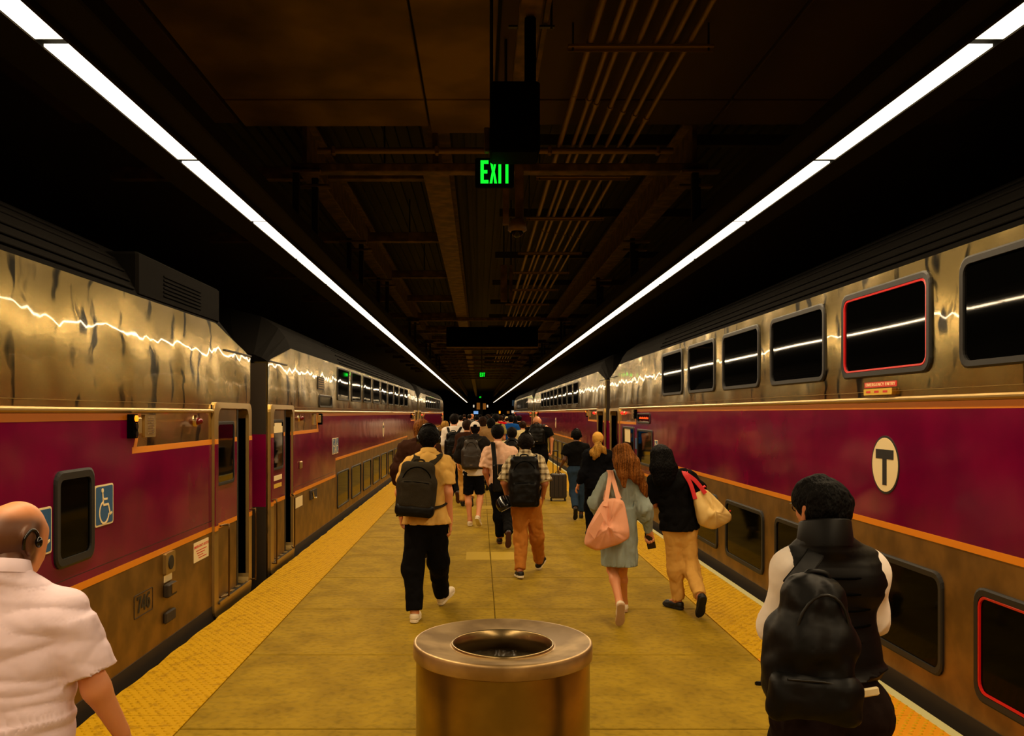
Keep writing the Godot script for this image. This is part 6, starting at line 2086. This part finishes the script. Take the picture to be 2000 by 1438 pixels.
func suitcase(J: Dictionary) -> void:
	var c := at(1090, 978, 18.25)
	var s := 18.25 / F
	var o := thing("suitcase", "small dark hard-shell suitcase with raised pull handle on the platform", "suitcase", Vector3(c.x, 0, c.z))
	var w := 32.0 * s
	var h := 48.0 * s
	for e in [[-0.062], [0.062]]:
		var sh := Shape.new()
		var rings := []
		for q in [[0.0, 1.0], [0.04, 1.0], [0.058, 0.95], [0.062, 0.85]]:
			var r := PackedVector3Array()
			for p in rrect(w * q[1], h * (1.0 - (1.0 - q[1]) * 0.7), 0.05):
				r.append(Vector3(p.x, p.y + 0.055 + h / 2, signf(e[0]) * (q[0] + 0.055)))
			rings.append(r)
		sh.loft(rings, true, -1)
		own("shell", sh.done(), mats["suitcase_shell"], o)
	own("zip_band", box_mesh(Vector3(0, 0.055 + h / 2, 0), Vector3(w * 0.985, h * 0.985, 0.115), 0.05), mats["rubber"], o)
	for i in 3:
		own("groove", box_mesh(Vector3((i - 1) * w * 0.26, 0.055 + h / 2, 0.115), Vector3(0.012, h * 0.86, 0.012), 0.004), mats["rubber"], o)
	for x in [-1.0, 1.0]:
		for z in [-0.08, 0.08]:
			var wh := Shape.new()
			wh.loft([circle_x(Vector3(x * w * 0.42 - 0.012, 0.028, z), 0.026), circle_x(Vector3(x * w * 0.42 + 0.012, 0.028, z), 0.026)], true, -1)
			own("wheel", wh.done(), mats["rubber"], o)
		own("pull_rod", tube_mesh([Vector3(-0.055 + x * 0.045, 0.05 + h, -0.09), Vector3(-0.055 + x * 0.045, 1.04, -0.09)], 0.009, 8), mats["dark_metal"], o)
	own("pull_grip", box_mesh(Vector3(-0.055, 1.05, -0.09), Vector3(0.125, 0.03, 0.028), 0.01), mats["rubber"], o)
	own("carry_handle", tube_mesh(smooth_path([Vector3(-0.06, 0.05 + h, 0), Vector3(-0.045, 0.085 + h, 0), Vector3(0.045, 0.085 + h, 0), Vector3(0.06, 0.05 + h, 0)], 4), 0.009, 6), mats["rubber"], o)

func circle_x(c: Vector3, r: float) -> PackedVector3Array:
	var o := PackedVector3Array()
	for i in 16:
		o.append(c + Vector3(0, sin(TAU * i / 16) * r, cos(TAU * i / 16) * r))
	return o

# ---------------------------------------------------------------- the crowd further on
func crowd() -> void:
	# [x, top of the head, distance, height, female, hair style, hair, top, legs, sleeve, skin, stride, label]
	var rows := [
		[869, 822, 20.0, 0, true, "short", "hair_blond", "dark_brown_cloth", "black_cloth", 1.8, "skin", 0.4, "blond person in dark brown, left of the man in white shirt"],
		[912, 820, 17.0, 0, true, "short", "hair_brown", "brown_cloth", "khaki", 1.8, "skin", 0.5, "curly brown-haired person behind the white cap, khaki trousers below"],
		[943, 813, 22.0, 0, true, "long", "hair_brown", "tan_cloth", "tan_cloth", 0.0, "skin", 0.5, "woman with long straight brown hair and tan top, right of the white cap"],
		[959, 816, 20.5, 0, true, "long", "hair_black", "tan_cloth", "black_cloth", 0.0, "skin_tan", -0.4, "woman with long black hair and bare arms beside the olive T-shirt"],
		[968, 808, 23.0, 0, false, "short", "hair_black", "olive_cloth", "charcoal", 0.6, "skin_tan", 0.5, "man in olive T-shirt with a dark strap, above the pale pink shirt"],
		[1000, 834, 14.6, 0, false, "short", "hair_dark_brown", "cream_cloth", "black_cloth", 0.6, "skin_tan", -0.5, "short-haired man in cream collar wearing a dark bag, between pink and checked shirts"],
		[998, 811, 26.0, 0, false, "short", "hair_black", "blue_cloth", "charcoal", 0.6, "skin_tan", 0.5, "man in bright blue shirt near the middle of the crowd"],
		[1021, 822, 22.0, 0, true, "bun", "hair_brown", "cream_cloth", "charcoal", 0.6, "skin", -0.5, "woman with brown bun and cream blouse, left of the bald man"],
		[978, 811, 33.0, 0, true, "short", "hair_brown", "red_cloth", "charcoal", 1.8, "skin", 0.4, "person in bright red top deep in the crowd"],
		[900, 811, 34.0, 0, false, "short", "hair_black", "white_cloth", "navy_cloth", 0.6, "skin", 0.5, "person in white top with dark strap just right of the white long-sleeved shirt"],
		[892, 809, 38.0, 0, false, "short", "hair_brown", "white_cloth", "charcoal", 0.6, "skin", -0.5, "tall far person in white behind the man with black backpack"],
		[917, 809, 40.0, 0, false, "short", "hair_dark_brown", "grey_cloth", "navy_cloth", 0.6, "skin", 0.5, "far person in grey top left of centre of the crowd"],
		[922, 808.5, 44.0, 0, false, "bald", "hair_brown", "charcoal", "charcoal", 0.6, "skin", -0.4, "far bald person in charcoal beside the grey top"],
		[931, 811, 36.0, 0, true, "short", "hair_black", "charcoal", "black_cloth", 0.6, "skin_tan", 0.4, "far dark-haired person in charcoal above the long straight brown hair"],
		[953, 809, 35.0, 0, false, "short", "hair_brown", "grey_cloth", "charcoal", 0.6, "skin", 0.5, "far man in pale grey T-shirt at the centre of the crowd"],
		[949, 812, 31.0, 0, true, "bun", "hair_dark_brown", "cream_cloth", "navy_cloth", 0.6, "skin", -0.5, "far woman with dark bun in cream top at the centre of the crowd"],
		[986, 812, 37.0, 0, true, "short", "hair_black", "brown_cloth", "charcoal", 0.6, "skin_tan", 0.5, "far dark-haired person in brown, right of the red top"],
		[990, 813, 33.5, 0, false, "cap", "cream_cloth", "grey_cloth", "charcoal", 0.6, "skin", -0.5, "far person in cream cap and grey top left of the blue shirt"],
		[1007, 812, 34.0, 0, true, "long", "hair_black", "black_cloth", "black_cloth", 1.8, "skin_tan", 0.5, "far woman in black with long black hair right of the blue shirt"],
		[1014, 811, 30.0, 0, true, "short", "hair_black", "black_cloth", "navy_cloth", 1.8, "skin_tan", -0.5, "far person in black above the brown bun"],
		[961, 808, 55.0, 0, false, "short", "hair_black", "charcoal", "black_cloth", 0.6, "skin", 0.5, "distant person in charcoal, first left of the olive T-shirt"],
		[938, 809, 52.0, 0, false, "short", "hair_black", "navy_cloth", "black_cloth", 0.6, "skin_tan", 0.4, "distant person in navy above the long straight brown hair"],
		[973, 809, 58.0, 0, true, "short", "hair_brown", "brown_cloth", "black_cloth", 0.6, "skin", 0.5, "distant brown-haired person right of the olive T-shirt"],
		[983, 809, 62.0, 0, false, "short", "hair_dark_brown", "charcoal", "black_cloth", 0.6, "skin", -0.5, "distant person in charcoal above the red top"],
		[1003, 808, 50.0, 0, false, "short", "hair_black", "denim", "black_cloth", 0.6, "skin", 0.5, "distant person in blue denim under the white screen"],
		[907, 809, 54.0, 0, false, "short", "hair_brown", "dark_brown_cloth", "black_cloth", 0.6, "skin", 0.5, "distant person in dark brown between white top and grey top"],
	]
	for r in rows:
		var near: bool = r[2] < 27.0
		var J := person({"label": r[12], "d": r[2], "head": [r[0], r[1]], "female": r[4], "cell": 0.018 if near else 0.026, "headcell": 0.011 if near else 0.016, "haircell": 0.011 if near else 0.016, "handcell": 0.009 if near else 0.011, "skin": r[10], "stride": r[11], "hairthick": 0.022,
			"hair": [r[5], r[6], "black", "hair_brown"] if r[5] != "bald" else ["short", "skin"], "legs": {"mat": r[8], "loose": 0.018}, "top": {"name": "shirt", "mat": r[7], "loose": 0.022, "sleeve": r[9], "arm": 1.4, "hem": 0.0}})
		if r[0] == 1000:
			backpack(J, {"px": [1000, 874, 26, 34], "deep": 0.15, "mat": "pack_black", "label": "dark backpack on the short-haired man with cream collar", "cell": 0.016})
		if r[0] == 968:
			backpack(J, {"px": [962, 852, 16, 26], "deep": 0.14, "mat": "pack_black", "label": "small dark backpack on the man in olive T-shirt", "cell": 0.018})
